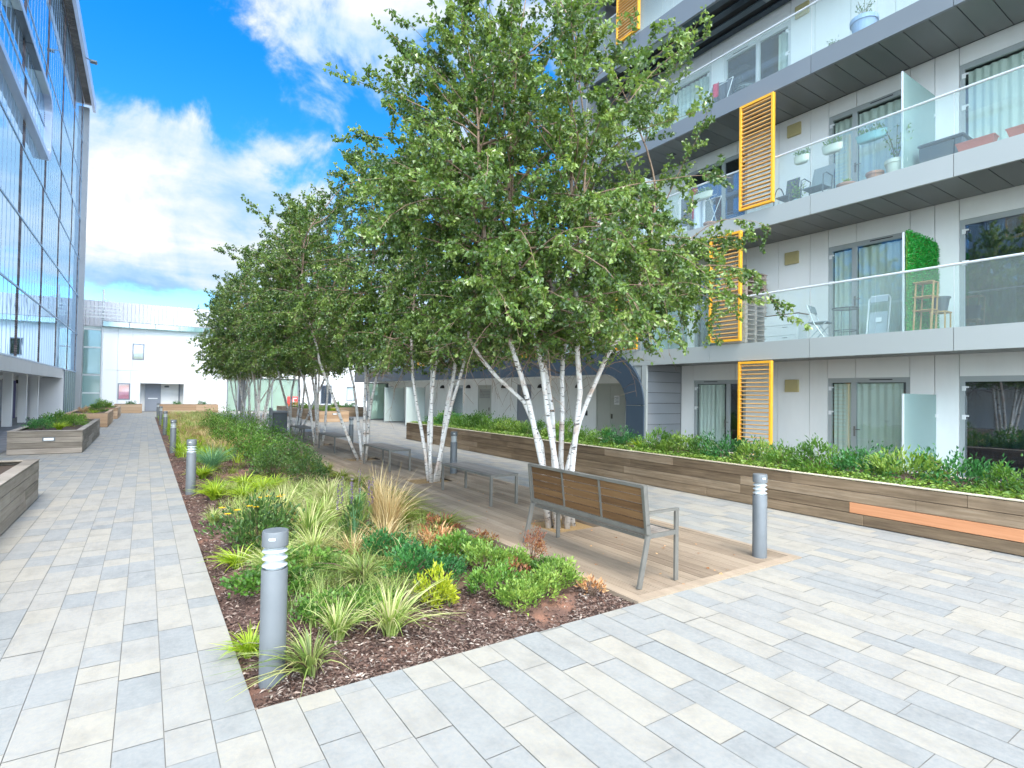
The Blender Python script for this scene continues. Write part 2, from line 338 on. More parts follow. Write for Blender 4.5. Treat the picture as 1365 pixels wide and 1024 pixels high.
M['violet'] = leafmat('violet flower', [(.09,.05,.13),(.20,.13,.23)], .2)
M['palepink'] = leafmat('pale petal', [(.7,.6,.55),(.8,.75,.7)], .2)

# ------------------------------------------------------------------ leaf / blade geometry
def leaves(P, D, Nn, L, Wd, fold=.12):
    n = len(P); D = D / np.linalg.norm(D, axis=1, keepdims=True)
    s = np.cross(Nn, D); s /= (np.linalg.norm(s, axis=1, keepdims=True) + 1e-9); nn = np.cross(D, s)
    L = np.asarray(L).reshape(-1, 1) * np.ones((n, 1)); Wd = np.asarray(Wd).reshape(-1, 1) * np.ones((n, 1))
    V = np.stack([P, P + D * L * .42 + s * Wd * .5 + nn * Wd * fold, P + D * L - nn * L * .12, P + D * L * .42 - s * Wd * .5 + nn * Wd * fold], 1).reshape(-1, 3)
    b = np.arange(n)[:, None] * 4
    F = np.concatenate([b + np.array([[0, 1, 2]]), b + np.array([[0, 2, 3]])], 1).reshape(-1, 3)
    return V, F
def leafobj(name, P, D, Nn, L, Wd, tone, m, parent=None, fold=.12, world=False):
    V, F = leaves(P, D, Nn, L, Wd, fold)
    return npmesh(name, V, F, np.repeat(tone, 2), m, parent, False, world)
def unit(a): return a / (np.linalg.norm(a, axis=-1, keepdims=True) + 1e-9)
def grass(name, seed, n, h, reach, droop, w, m, r0=.05, lean=(0,0), parent=None, vary=.35, tonelo=0, tonehi=1, fl=0):
    g = np.random.default_rng(seed); seg = 6
    az = g.uniform(0, 2*np.pi, n); hh = h * g.uniform(1-vary, 1.05, n); rr = reach * g.uniform(.2, 1, n)
    base = np.stack([np.cos(az), np.sin(az), 0*az], 1) * g.uniform(0, r0, n)[:, None]
    base[:, 2] = -.02
    dirh = np.stack([np.cos(az) + lean[0], np.sin(az) + lean[1], 0*az], 1)
    side = np.stack([-np.sin(az), np.cos(az), 0*az], 1); side = unit(side + g.normal(0, .35, (n, 3)))
    t = np.linspace(0, 1, seg)
    V = np.zeros((n, seg, 2, 3)); dr = droop * g.uniform(.3, 1.25, n)
    for i, tt in enumerate(t):
        p = base + dirh * (rr * tt**1.7)[:, None]; p[:, 2] += hh * (tt - dr * .5 * tt**2.6) * (1.0)
        wd = w * (1 - tt**2.2 * .92) * (.6 + .4 * min(1, tt*5))
        V[:, i, 0] = p - side * wd / 2; V[:, i, 1] = p + side * wd / 2
    V = V.reshape(-1, 3); b = np.arange(n)[:, None, None] * seg * 2; k = np.arange(seg-1)[None, :, None] * 2
    F = (b + k + np.array([0, 1, 3, 2])[None, None, :]).reshape(-1, 4)
    tone = np.repeat(g.uniform(tonelo, tonehi, n), seg-1)
    # tips a little drier than the base
    tone = np.clip(tone + np.tile(np.linspace(-.12, .15, seg-1), n), 0, 1)
    return npmesh(name, V, F, tone, m, parent, True, False)
def shrub_pts(g, n, rx, ry, h, clumps, zmin=.05, cs=.35, shell=.55):
    c = unit(g.normal(0, 1, (clumps, 3))); c[:, 2] = np.abs(c[:, 2]); c *= g.uniform(shell, 1, (clumps, 1))
    k = g.integers(0, clumps, n); off = g.normal(0, cs*.45, (n, 3))
    p = c[k] + off; d = unit(off * .8 + c[k] * .7 + np.array([0, 0, .55]) + g.normal(0, .35, (n, 3)))
    P = np.stack([p[:, 0]*rx, p[:, 1]*ry, zmin + np.abs(p[:, 2])*(h-zmin)], 1)
    return P, d, c, k
def shrub(name, seed, n, rx, ry, h, L, W, m, clumps=26, cs=.35, stems=10, label=None, parts=True, stemmat='stembrown', aspect=None, shell=.55):
    g = np.random.default_rng(seed)
    root = empty(name, (0, 0, 0))
    P, d, c, k = shrub_pts(g, n, rx, ry, h, clumps, cs=cs, shell=shell)
    N = unit(np.array([0, 0, 1.]) + g.normal(0, .55, (n, 3)))
    ctone = g.uniform(.15, .85, clumps)
    leafobj('foliage', P, d, N, L*g.uniform(.6, 1.15, n), W*g.uniform(.7, 1.1, n), np.clip(ctone[k] + g.normal(0, .18, n), 0, 1), M[m], root)
    b = MB()
    for i in range(min(stems, clumps)):
        e = np.array([c[i][0]*rx, c[i][1]*ry, .05+abs(c[i][2])*(h-.05)])
        b.tube([(e[0]*.08, e[1]*.08, -.03), tuple(e*np.array([.35,.35,.5])), tuple(e)], [.006, .005, .002], 5)
    b.build('stems', M[stemmat], root, True)
    return root
PROTO = []
def park(o):  # prototypes are removed from the scene at the end
    PROTO.append(o); return o
def put(proto, x, y, z, label, cat, group=None, rz=0, sc=1):
    c = copy_tree(proto, None, (x, y, z), rz, sc); tag(c, label, cat, group); return c

# ------------------------------------------------------------------ GROUND, PAVING, DECK, BED
rnd = random.Random(11)
g0 = np.random.default_rng(5)
BX0, BX1, DX1, BY0, BED_Y1, DECK_Y1 = .53, 3.421, 5.899, 3.22, 40.0, 24.2
MB().box(-400, 500, -300, 700, -1.2, -.09).build('ground', M['ground']); tag(bpy.data.objects['ground'], kind='structure')
# joint sheet with the bed cut out
jb = MB()
for (x0, x1, y0, y1) in ((-3.05, BX0, -6, 50), (BX0, DX1, -6, BY0), (BX0, BX1, BED_Y1, 50), (BX1, DX1, DECK_Y1, 50), (DX1, 30, -6, 50)):
    jb.box(x0, x1, y0, y1, -.09, -.006)
tag(jb.build('paving_bed', M['joint']), kind='structure')
CW = .2065
Vs, Ts = [], []
k0 = int((-3.05 - BX0) / CW); 
def course(x0, x1, y0, y1, lo, hi, gp=.004):
    y = y0 - rnd.random() * .3
    prev = rnd.random()
    while y < y1:
        l = rnd.uniform(lo, hi); a = max(y, y0); b = min(y + l, y1)
        if b - a > .05:
            gx = gp*.5
            Vs.append([(x0+gx, a+gx, 0), (x1-gx, a+gx, 0), (x1-gx, b-gx, 0), (x0+gx, b-gx, 0)])
            prev = prev if rnd.random() < .25 else rnd.random()
            Ts.append(min(1, max(0, (prev*.34 if rnd.random() < .42 else .55 + prev*.45))))
        y += l
for k in range(-17, 61):
    x0 = BX0 + k*CW; x1 = x0 + CW
    xm = (x0 + x1)/2
    if xm < BX0: course(x0, x1, -4, 50, .2, .5)
    elif xm < BX1: course(x0, x1, -4, BY0, .3, .75); course(x0, x1, BED_Y1, 50, .3, .7)
    elif xm < DX1: course(x0, x1, -4, BY0, .3, .75); course(x0, x1, DECK_Y1, 50, .3, .7)
    else: course(x0, x1, -4, 50, .3, .75)
n = len(Vs); V = np.array(Vs).reshape(-1, 3); F = np.arange(n*4).reshape(-1, 4)
V[:, 2] = np.repeat(g0.uniform(-.0012, .0012, n), 4)
tag(npmesh('paving', V, F, Ts, M['slab']), kind='structure')
# dark walkway along the glass building
wb = MB(); y = 4.0
MB().box(-12, -3.054, -6, 50, -.09, -.010).build('walkway_bed', M['joint']); tag(bpy.data.objects['walkway_bed'], kind='structure')
while y < 49.5:
    x = -8.6
    while x < -3.08:
        w_ = min(.6, -3.06 - x); wb.box(x+.004, x+w_-.004, y+.004, y+.296, -.04, .0, rnd.random()); x += .6
    y += .3
tag(wb.build('walkway', M['asphalt']), kind='structure')
tag(MB().box(BX0-.4, DX1+.3, BY0-.3, BED_Y1+.3, -.6, -.088).build('sub_base', M['joint']), kind='structure')
# bed soil surface
nx, ny = 60, 330
xs = np.linspace(BX0+.003, BX1-.003, nx); ys = np.concatenate([np.linspace(BY0+.003, 12, 180), np.linspace(12.1, BED_Y1-.003, ny-180)])
XX, YY = np.meshgrid(xs, ys)
edge = np.minimum(np.minimum(XX-BX0, BX1-XX), YY-BY0); mound = np.clip(edge/.35, 0, 1)
ZZ = -.03 + .055*mound + (np.sin(XX*3.1+YY*1.7)*np.sin(YY*2.3-XX) * .018 + g0.normal(0, .006, XX.shape)) * mound
def soil_z(x, y):
    e = min(x-BX0, BX1-x, y-BY0); m = min(1, max(0, e/.35)); return -.03 + .055*m + math.sin(x*3.1+y*1.7)*math.sin(y*2.3-x)*.018*m
ii = np.arange(ny-1)[:, None]*nx + np.arange(nx-1)[None, :]
F = np.stack([ii, ii+1, ii+nx+1, ii+nx], -1).reshape(-1, 4)
tag(npmesh('soil', np.stack([XX, YY, ZZ], -1), F, None, M['soil'], smooth=True), kind='structure')
# bark mulch chips
n = 60000
px = g0.uniform(BX0+.01, BX1-.01, n); py = BY0 + .01 + (g0.uniform(0, 1, n)**2.0)*14
pn = np.sin(px*2.3+1.3)*np.sin(py*1.9+.4) + .5*np.sin(px*6.1-py*4.3)          # bare red-soil patches
keep = (pn < .62) | (g0.uniform(0, 1, n) < .12); px, py = px[keep], py[keep]; n = len(px)
pz = np.array([soil_z(a, b) for a, b in zip(px, py)]) + g0.uniform(.0, .012, n)
az = g0.uniform(0, 6.28, n); D = np.stack([np.cos(az), np.sin(az), g0.normal(0, .25, n)], 1)
N = unit(np.stack([g0.normal(0, .45, n), g0.normal(0, .45, n), np.ones(n)], 1))
L = g0.uniform(.015, .06, n); W = g0.uniform(.006, .019, n)
tag(leafobj('mulch', np.stack([px, py, pz], 1), D, N, L, W, g0.uniform(0, 1, n)**1.25, M['chip'], fold=.3), 'dark reddish bark mulch chips covering the soil of the central planting bed', 'mulch', kind='stuff')
# deck
pits = [(4.62, 5.72, .36), (4.70, 9.92, .36), (4.66, 13.85, .36), (4.68, 18.17, .36), (4.76, 21.85, .36)]
db = MB(); x = BX1 + .11; BWd = .145
while x < DX1 - .09:
    x1 = min(x + BWd - .006, DX1 - .08)
    yy = BY0 + .11; segs = []
    while yy < DECK_Y1 - .1:
        l = rnd.choice((2.4, 3.0, 3.6, 1.8)); segs.append((yy, min(yy + l - .004, DECK_Y1-.1), rnd.random())); yy += l
    for (a, b, t) in segs:
        pcs = [(a, b)]
        for (cx, cy, r) in pits:
            if x1 > cx - r and x < cx + r:
                q = []
                for (s, e) in pcs:
                    if e <= cy-r or s >= cy+r: q.append((s, e))
                    else:
                        if s < cy-r: q.append((s, cy-r))
                        if e > cy+r: q.append((cy+r, e))
                pcs = q
        for (s, e) in pcs:
            if e - s < .02: continue
            db.box(x, x1, s, e, -.03, .002, t)
            nr = 6; rw = (x1-x)/nr
            for i in range(nr): db.box(x+i*rw+.003, x+(i+1)*rw-.005, s+.001, e-.001, .002, .0075, t + rnd.uniform(-.05, .05))
    x += BWd
db.box(BX1+.003, BX1+.106, BY0+.003, DECK_Y1, -.03, .011, .55); db.box(BX1+.109, DX1, BY0+.003, BY0+.106, -.03, .011, .6)
db.box(DX1-.077, DX1-.002, BY0+.109, DECK_Y1, -.03, .011, .6)
deck = db.build('timber_deck', M['deck']); tag(deck, 'long weathered ridged timber deck running beside the planting bed under the birches', 'deck', kind='structure')
tag(MB().box(BX1+.003, DX1-.003, BY0+.01, DECK_Y1, -.086, -.05).build('deck_base', M['soildark']), kind='structure')
M['pitgravel'] = mat('ochre pit gravel', [(.16,.10,.04),(.30,.19,.08),(.42,.30,.15)], .9, nsc=(60,60,60), world=True, bump=1, bsc=(90,90,90), bdist=.01)
for (cx, cy, r) in pits:
    b = MB(); b.box(cx-r+.01, cx+r-.01, cy-r+.01, cy+r-.01, -.05, -.028)
    tag(b.build('tree_pit', M['pitgravel']), kind='structure')

# fallen birch leaves caught on the deck and along the bed edge
n = 420; g = np.random.default_rng(99)
n = 130; px = g.uniform(BX1+.1, DX1-.05, n); py = BY0+.1+g.uniform(0, 1, n)**1.3*14
az = g.uniform(0, 6.28, n); D = np.stack([np.cos(az), np.sin(az), g.normal(0, .1, n)], 1); N = unit(np.stack([g.normal(0, .25, n), g.normal(0, .25, n), np.ones(n)], 1))
tag(leafobj('fallen_leaves', np.stack([px, py, np.full(n, .013)], 1), D, N, g.uniform(.025, .05, n), g.uniform(.018, .034, n), g.uniform(0, 1, n), M['lorange']), 'a few dry fallen birch leaves scattered over the deck and its edges', 'leaves', kind='stuff')
# ------------------------------------------------------------------ PLANTERS
def planter(label, x0, x1, y0, y1, h, m, courses=4, cap=.1, capm=None, orange=None, group=None, light=None, seg=2.4, facexs=True):
    root = empty('timber_planter', (x0, y0, 0), label, 'planter', group)
    b = MB(); o = MB(); ch = (h - .03) / courses; th = .045
    for c in range(courses):
        z0 = .01 + c*ch; z1 = z0 + ch - .007
        for (xa, xb) in ((x0, x0+th), (x1-th, x1)):
            y = y0 - rnd.random()*seg*.6
            while y < y1:
                l = seg*rnd.uniform(.7, 1.1); a = max(y, y0+th+.002); e = min(y + l - .004, y1-th-.002)
                j = rnd.uniform(0, .003)
                if e - a > .03:
                    if orange and xa == x0 and c == 1:
                        oy0, oy1 = orange
                        for (s2, e2) in ((a, min(e, oy0-.003)), (max(a, oy1+.003), e)):
                            if e2 - s2 > .03: b.bbox(xa-j, xb, s2, e2, z0, z1, .003, rnd.random())
                    else: b.bbox(xa-j, xb+(j if xa != x0 else 0), a, e, z0, z1, .003, rnd.random())
                y += l
        for (ya, yb) in ((y0, y0+th), (y1-th, y1)):
            x = x0
            while x < x1 - .05:
                l = min(seg, x1-x); b.bbox(x, x+l, ya, yb, z0, z1, .003, rnd.random()); x += l + .004
    b.build('side_boards', m, root)
    if orange:
        o.bbox(x0-.004, x0+th, orange[0], orange[1], .01+ch, .01+2*ch-.007, .003, .5); ob = o.build('replacement_board', M['timberO'], root); ob['label'] = 'bright orange new board let into the weathered planter side'
    cm = capm or m; cb = MB(); zt = h - .017
    for (xa, xb) in ((x0-.008, x0+cap), (x1-cap, x1+.008)):
        y = y0 - .008
        while y < y1:
            e = min(y+3.0, y1+.008); cb.bbox(xa, xb, y, e-.003, zt, h, .004, rnd.random()); y += 3.0
    cb.bbox(x0+cap+.002, x1-cap-.002, y0-.008, y0+cap, zt, h, .004, rnd.random()); cb.bbox(x0+cap+.002, x1-cap-.002, y1-cap, y1+.008, zt, h, .004, rnd.random())
    cb.build('coping', cm, root)
    MB().box(x0+th, x1-th, y0+th, y1-th, .0, h-.07).build('soil_fill', M['soildark'], root)
    if light:
        lx, lz = light; l = MB().box(lx-.13, lx+.13, y0-.012, y0+.001, lz-.05, lz+.05)
        lo = l.build('recessed_light', M['bollard'], root); MB().box(lx-.10, lx+.10, y0-.016, y0-.012, lz-.032, lz+.032).build('lens', M['plainwhite'], lo)
    return root
LPX = 8.09
planter('long low brown timber planter with one orange board, in front of the balcony flats', LPX, 9.75, -1.2, 19.2, .62, M['timber'], 4, .07, M['timberP'], orange=(1.95, 3.76))
planter('nearest grey timber planter, at the left edge beside the stone path', -2.82, -1.33, 4.3, 11.1, .60, M['timberL'], 4, .16)
planter('grey timber planter with a small light in its end board, left of the path', -2.82, -1.34, 18.3, 25.0, .60, M['timberL'], 4, .14, light=(-2.02, .38))
planter('tan timber planter behind the grey one that carries a small light, left of the path', -2.82, -1.34, 30.0, 35.2, .62, M['timberT'], 4, .14)
planter('small tan timber planter far along the path, just before the white building', -2.75, -1.25, 38.0, 43.0, .62, M['timberT'], 4, .14)
planter('pale timber planter against the white building, left of its grey door', -1.75, -.15, 46.6, 48.6, .62, M['timberT'], 3, .1)
planter('pale timber planter against the white building, right of its grey door', .75, 4.6, 46.6, 48.6, .62, M['timberT'], 3, .1)
planter('timber planter with a light in its end, right of the far birches', 8.09, 9.75, 31.5, 43.5, .62, M['timberT'], 3, .1, light=(8.95, .45))
planter('farther brown timber planter at the mouth of the undercroft, half hidden behind the lit one', 10.3, 13.0, 38.0, 45.0, .66, M['timber'], 3, .1)

# ------------------------------------------------------------------ BOLLARDS
def make_bollard():
    root = empty('bollard_light', (0, 0, 0)); r = .073
    autosmooth(MB().lathe([(r, -.03), (r, .0), (r, .655), (r*.97, .66)], n=32).build('body', M['bollard'], root))
    autosmooth(MB().lathe([(r*.72, .66), (r*.72, .79)], n=24).build('lens', M['lens'], root))
    for z in (.674, .716, .758):
        autosmooth(MB().lathe([(r*.74, z+.014), (r*.95, z+.0), (r*.975, z+.003), (r*.95, z+.007), (r*.74, z+.02)], n=32).build('louvre_ring', M['louvring'], root))
    autosmooth(MB().lathe([(r*.96, .79), (r, .794), (r, .872), (r*.95, .88), (r*.3, .881)], n=32).build('cap', M['bollard'], root))
    t = MB(); 
    for i in range(4):
        a0 = R(232 + i*7); a1 = R(239 + i*7); q = r + .0015
        t.quad((q*math.cos(a0), q*math.sin(a0), .835), (q*math.cos(a1), q*math.sin(a1), .835), (q*math.cos(a1), q*math.sin(a1), .848), (q*math.cos(a0), q*math.sin(a0), .848))
    t.build('maker_plate', M['plainwhite'], root)
    return root
bol = park(make_bollard())
ords = ['nearest', 'second', 'third', 'fourth', 'fifth', 'farthest']
for i in range(6):
    put(bol, .66, 3.49 + 7*i, .0, f'{ords[i]} grey louvre-topped bollard in the row along the path edge of the planting bed', 'bollard', 'bollards along the planting bed', rz=0)
for i in range(4):
    put(bol, 5.52, 3.47 + 7.05*i, .01, f'{["nearest","second","third","farthest"][i]} grey louvre-topped bollard in the row on the deck in front of the long planter', 'bollard', 'bollards along the deck')

# ------------------------------------------------------------------ BENCHES
def back_bench():
    r = empty('park_bench', (3.7, 3.43, 0.012), 'steel-framed bench with brown slatted back and armrests, nearest seat on the deck', 'bench')
    Y0, Y1 = 3.43, 5.18
    for k, y in enumerate((Y0, Y1)):
        b = MB(); b.bar((3.65, y, .012), (3.757, y, .47), .022, .05, (1,0,0)); b.bar((3.757, y, .465), (3.745, y, .56), .022, .052, (1,0,0)); b.bar((3.745, y, .555), (3.705, y, .912), .022, .05, (1,0,0))
        b.build('leg', M['steel'], r)
        b = MB(); b.bar((4.13, y, .012), (4.13, y, .655), .022, .045, (1,0,0)); b.build('leg', M['steel'], r)
        b = MB(); b.bar((3.755, y, .665), (4.152, y, .665), .03, .022); b.build('armrest', M['steel'], r)
        b = MB(); b.bar((3.775, y, .455), (4.108, y, .455), .02, .04); b.build('seat_frame', M['steel'], r)
    b = MB(); yi0, yi1 = Y0+.013, Y1-.013
    def bx(z): return 3.757 - (z-.47)*.12
    b.bar((bx(.50), yi0, .495), (bx(.50), yi1, .495), .03, .04); b.bar((bx(.9), yi0, .90), (bx(.9), yi1, .90), .035, .028)
    for i in (1, 2):
        y = yi0 + (yi1-yi0)*i/3; b.bar((bx(.5)-.004, y, .517), (bx(.9)-.004, y, .885), .022, .018, (1,0,0))
    for y in (yi0+.012, yi1-.012): b.bar((bx(.5), y, .517), (bx(.9), y, .885), .022, .022, (1,0,0))
    bf = b.build('back_frame', M['steel'], r)
    b = MB()
    for j in range(5):
        z0 = .522 + j*.0735; z1 = z0 + .0665
        for i in range(3):
            a = yi0 + (yi1-yi0)*i/3 + .024; e = yi0 + (yi1-yi0)*(i+1)/3 - .013
            if i == 2: e = yi1 - .026
            zc = (z0+z1)/2; b.bar((bx(zc)+.003, a, zc), (bx(zc)+.003, e, zc), .016, z1-z0, (-.12,0,1), rnd.random())
    b.build('back_slats', M['benchwood'], r)
    b = MB()
    for j in range(5):
        x = 3.815 + j*.066; b.bbox(x, x+.058, yi0, yi1, .44, .462, .003, rnd.random())
    b.build('seat_slats', M['benchgrey'], r)
    b = MB(); b.bar((3.79, yi0, .43), (3.79, yi1, .43), .025, .03); b.bar((4.12, yi0, .45), (4.12, yi1, .45), .022, .04); b.build('seat_rail', M['steel'], r)
back_bench()
def flat_bench():
    r = empty('backless_bench', (0, 0, 0)); W_, L_ = .50, 1.66
    for x in (0.02, W_-.02):
        for y in (.02, L_-.02): MB().box(x-.018, x+.018, y-.018, y+.018, 0, .432).build('leg', M['steel'], r)
    b = MB(); b.box(0, W_, 0, .04, .433, .465); b.box(0, W_, L_-.04, L_, .433, .465); b.box(0, .035, .042, L_-.042, .433, .465); b.box(W_-.035, W_, .042, L_-.042, .433, .465)
    b.build('seat_frame', M['steel'], r)
    b = MB()
    for j in range(6):
        x = .04 + j*.0705; b.bbox(x, x+.0645, .043, L_-.043, .441, .469, .003, rnd.random())
    b.build('seat_slats', M['benchgrey'], r); return r
fb = park(flat_bench())
for i, y in enumerate((7.10, 11.25, 15.35, 19.25)):
    put(fb, 4.36, y, .011, f'{["nearest","second","third","farthest"][i]} backless steel bench with weathered slat top in the row between the birches', 'bench', 'backless benches on the deck')
# litter bin
r = empty('litter_bin', (4.5, 23.9, 0), 'dark grey box litter bin at the far end of the deck', 'bin')
MB().bbox(4.28, 4.82, 23.65, 24.15, .06, .82, .01).build('body', M['binmetal'], r)
MB().box(4.33, 4.77, 23.7, 24.1, .0, .058).build('plinth', M['black'], r)
MB().bbox(4.26, 4.84, 23.63, 24.17, .825, .90, .012).build('lid', M['clad'], r)
MB().bbox(4.20, 4.255, 23.60, 24.1, .0, 1.02, .005).build('side_panel', M['clad'], r)

# ------------------------------------------------------------------ RIGHT BUILDING
FX, WX = 11.5, 13.1
apt = empty('apartment_building', (FX, 0, 0), 'white apartment building on the right with grey balcony bands and orange louvre screens', 'building')
ZB = [2.57, 5.57, 8.55, 11.5, 14.55]; ZT = [2.97, 5.97, 8.95, 12.1, 15.1]
YEND = 13.25
JO = 3.68; MOD = 2.46
for k in range(5):
    y1 = 12.2 if k == 0 else YEND
    ys_ = [-2.6]; y = JO - 2*MOD
    while y < y1 - .2:
        if y > -2.5: ys_.append(y)
        y += MOD
    ys_.append(y1)
    b = MB()
    for a, e in zip(ys_[:-1], ys_[1:]): b.box(FX, FX+.06, a+.005, e-.005, ZB[k], ZT[k], rnd.random())
    b.box(FX+.064, FX+.1, -2.6, y1, ZB[k]+.02, ZT[k]-.02, .5)
    b.build('balcony_fascia', M['fascia'] if k < 2 else M['fasciaD'], apt)
    # slab core + floor
    MB().box(FX+.101, WX-.05, -2.6, y1, ZB[k]+.09, ZT[k]-.06).build('balcony_slab', M['gap'], apt)
    b = MB()
    if k < 3:
        y = JO - 2*MOD; st = MOD/6
        while y < y1:
            if y > -2.6: b.box(FX+.104, WX-.06, y+.007, min(y+st, y1)-.007, ZB[k]+.045, ZB[k]+.075, rnd.random())
            y += st
        b.build('soffit_panels', M['soffit'], apt)
        lb = MB()
        for yy in (2.3, 7.9, 10.5): lb.box(FX+.72, FX+.9, yy-.09, yy+.09, ZB[k]+.035, ZB[k]+.046)
        lb.build('soffit_light', M['black'], apt)
    else:
        nst = 7; wst = (WX-.06-FX-.104)/nst
        for i in range(nst):
            y = -2.5 + rnd.uniform(-1.5, 0)
            while y < y1:
                l = rnd.uniform(1.8, 5.5); a = max(y, -2.5); e = min(y+l, y1)
                zz = ZB[k] + .03 + (.10 if i % 2 else 0)
                if e > a+.05: b.box(FX+.104+i*wst+.004, FX+.104+(i+1)*wst-.004, a+.004, e-.004, zz, zz+.03, rnd.choice((0, .05, .3, .6, .9)))
                y += l
        b.build('soffit_strips', M['soffitL'], apt)
    # balustrade
    gb = MB(); y = JO - 4*MOD/2
    yy1 = 10.9 if k == 0 else YEND - .05
    while y < yy1:
        a = max(y, -2.6); e = min(y + MOD/2, yy1)
        if e > a + .03: gb.box(FX+.02, FX+.032, a+.008, e-.008, ZT[k]+.002, ZT[k]+1.07)
        y += MOD/2
    if k < 4:
        gl = gb.build('glass_balustrade', M['balglass'], apt)
        MB().tube([(FX+.026, -2.6, ZT[k]+1.085), (FX+.026, yy1, ZT[k]+1.085)], .022, 8).build('handrail', M['rail'], gl)
def wall_segment(y0, y1, z0, z1, joints, opens, name='wall_panels', m='white', X=WX, gapw=.012):
    b = MB(); js = sorted(set([y0, y1] + [j for j in joints if y0 < j < y1] + [v for o in opens for v in o[:2] if y0 < v < y1]))
    for a, e in zip(js[:-1], js[1:]):
        op = [o for o in opens if o[0] <= a + 1e-4 and o[1] >= e - 1e-4]
        bl = [(z0, z1)]
        if op: bl = [(z0, op[0][2]), (op[0][3], z1)]
        for (s, t) in bl:
            if t - s > .04: b.box(X, X+.05, a+gapw/2, e-gapw/2, s, t, rnd.random())
    o = b.build(name, M[m], apt)
    d = MB()                                             # dark backing behind joints, cut at the openings
    for a, e in zip(js[:-1], js[1:]):
        op = [o_ for o_ in opens if o_[0] <= a + 1e-4 and o_[1] >= e - 1e-4]
        bl = [(z0, z1)]
        if op: bl = [(z0, op[0][2]), (op[0][3], z1)]
        for (s, t) in bl:
            if t - s > .04: d.box(X+.051, X+.10, a, e, s, t)
    d.build('wall_backing', M['gap'], apt)
def curtain_mesh(y0, y1, z0, z1, X, amp=.03, wl=.12):
    n = max(8, int((y1-y0)/.018)); y = np.linspace(y0, y1, n)
    x = X + amp*np.sin(y/wl*6.28 + np.sin(y*5)*1.3) + .4*amp*np.sin(y/wl*2.9)
    V = np.concatenate([np.stack([x, y, np.full(n, z0)], 1), np.stack([x, y, np.full(n, z1)], 1)]); i = np.arange(n-1)
    return V, np.stack([i, i+1, i+1+n, i+n], 1)
def window(y0, y1, z0, z1, mull=(), curtains=(), pane='pane', cm='curtain', hinge=None, handle=None, fm='frame', X=WX, parent=None, blind=None):
    X0 = X + .02; fw = .075; b = MB()
    b.box(X0, X0+.07, y0, y0+fw, z0, z1); b.box(X0, X0+.07, y1-fw, y1, z0, z1)
    b.box(X0, X0+.07, y0+fw+.001, y1-fw-.001, z1-fw-.03, z1); b.box(X0, X0+.07, y0+fw+.001, y1-fw-.001, z0, z0+.06)
    for mm in mull: b.box(X0+.002, X0+.068, mm-.05, mm+.05, z0+.061, z1-fw-.031)
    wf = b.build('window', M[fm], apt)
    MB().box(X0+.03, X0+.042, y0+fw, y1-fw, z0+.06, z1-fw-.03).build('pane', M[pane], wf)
    t = MB(); yc = (y0+y1)/2 if not mull else ((mull[0]+y1)/2 if (y1-mull[0]) > (mull[0]-y0) else (y0+mull[0])/2)
    t.box(X0-.006, X0, yc-.22, yc+.22, z1-.055, z1-.035); t.build('trickle_vent', M['black'], wf)
    for (c0, c1) in curtains:
        V, F = curtain_mesh(c0, c1, z0+.05, z1-.12, X+.16, .018, .14); npmesh('curtain', V, F, np.full(len(F), .5), M[cm], wf, True)
    if blind: MB().box(X+.2, X+.21, blind[0], blind[1], z0+blind[2], z1-.1).build('blind', M['curtainW'], wf)
    if hinge is not None:
        for z in (z0+.12, z0+(z1-z0)*.62, z1-.28): h = MB(); h.box(X0-.022, X0-.001, hinge-.03, hinge+.03, z, z+.09); h.box(X0-.03, X0-.001, hinge-.075, hinge-.031, z+.055, z+.085); h.build('hinge', M['plainwhite'], wf)
    if handle is not None:
        h = MB(); h.box(X0-.012, X0-.001, handle-.018, handle+.018, z0+.9, z0+1.12); h.box(X0-.05, X0-.035, handle-.13, handle+.01, z0+1.04, z0+1.06); h.box(X0-.035, X0-.012, handle-.008, handle+.01, z0+1.04, z0+1.06)
        h.build('door_handle', M['steel'], wf)
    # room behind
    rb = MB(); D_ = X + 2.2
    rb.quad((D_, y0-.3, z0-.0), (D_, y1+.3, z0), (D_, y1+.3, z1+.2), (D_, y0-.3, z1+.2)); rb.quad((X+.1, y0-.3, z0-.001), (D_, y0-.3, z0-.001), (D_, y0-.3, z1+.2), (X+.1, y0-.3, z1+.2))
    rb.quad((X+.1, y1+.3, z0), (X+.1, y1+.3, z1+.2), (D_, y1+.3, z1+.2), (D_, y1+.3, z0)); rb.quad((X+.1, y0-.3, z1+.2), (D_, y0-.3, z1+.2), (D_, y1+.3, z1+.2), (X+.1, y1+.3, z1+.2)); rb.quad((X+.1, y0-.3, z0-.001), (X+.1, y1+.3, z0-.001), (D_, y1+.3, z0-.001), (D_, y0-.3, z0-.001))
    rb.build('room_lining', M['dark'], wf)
    return wf
JW = [-2, -.4, .6, 1.4, 4.1, 4.5, 4.93, 5.97, 6.57, 6.99, 7.78, 8.66, 8.96, 10.3, 10.74]
# ground floor
G0 = [(1.4, 4.1, 0, 2.19), (4.93, 6.57, 0, 2.19), (8.66, 10.3, 0, 2.19), (-2.0, .6, 0, 2.19)]
wall_segment(-2.6, 10.74, 0, ZB[0]+.05, JW, G0)
window(1.4, 4.1, 0, 2.19, (), [(1.5, 4.0)], 'paneD', 'curtainD', hinge=4.03)
window(4.93, 6.57, 0, 2.19, (6.02,), [(5.1, 6.0), (6.1, 6.5)], 'pane', 'curtain', hinge=6.52, handle=6.0)
window(8.66, 10.3, 0, 2.19, (9.2,), [(9.4, 10.25)], 'pane', 'curtain', hinge=10.24, handle=9.28)
window(-2.0, .6, 0, 2.19, (), [(-1.9, .5)], 'paneD', 'curtainD')
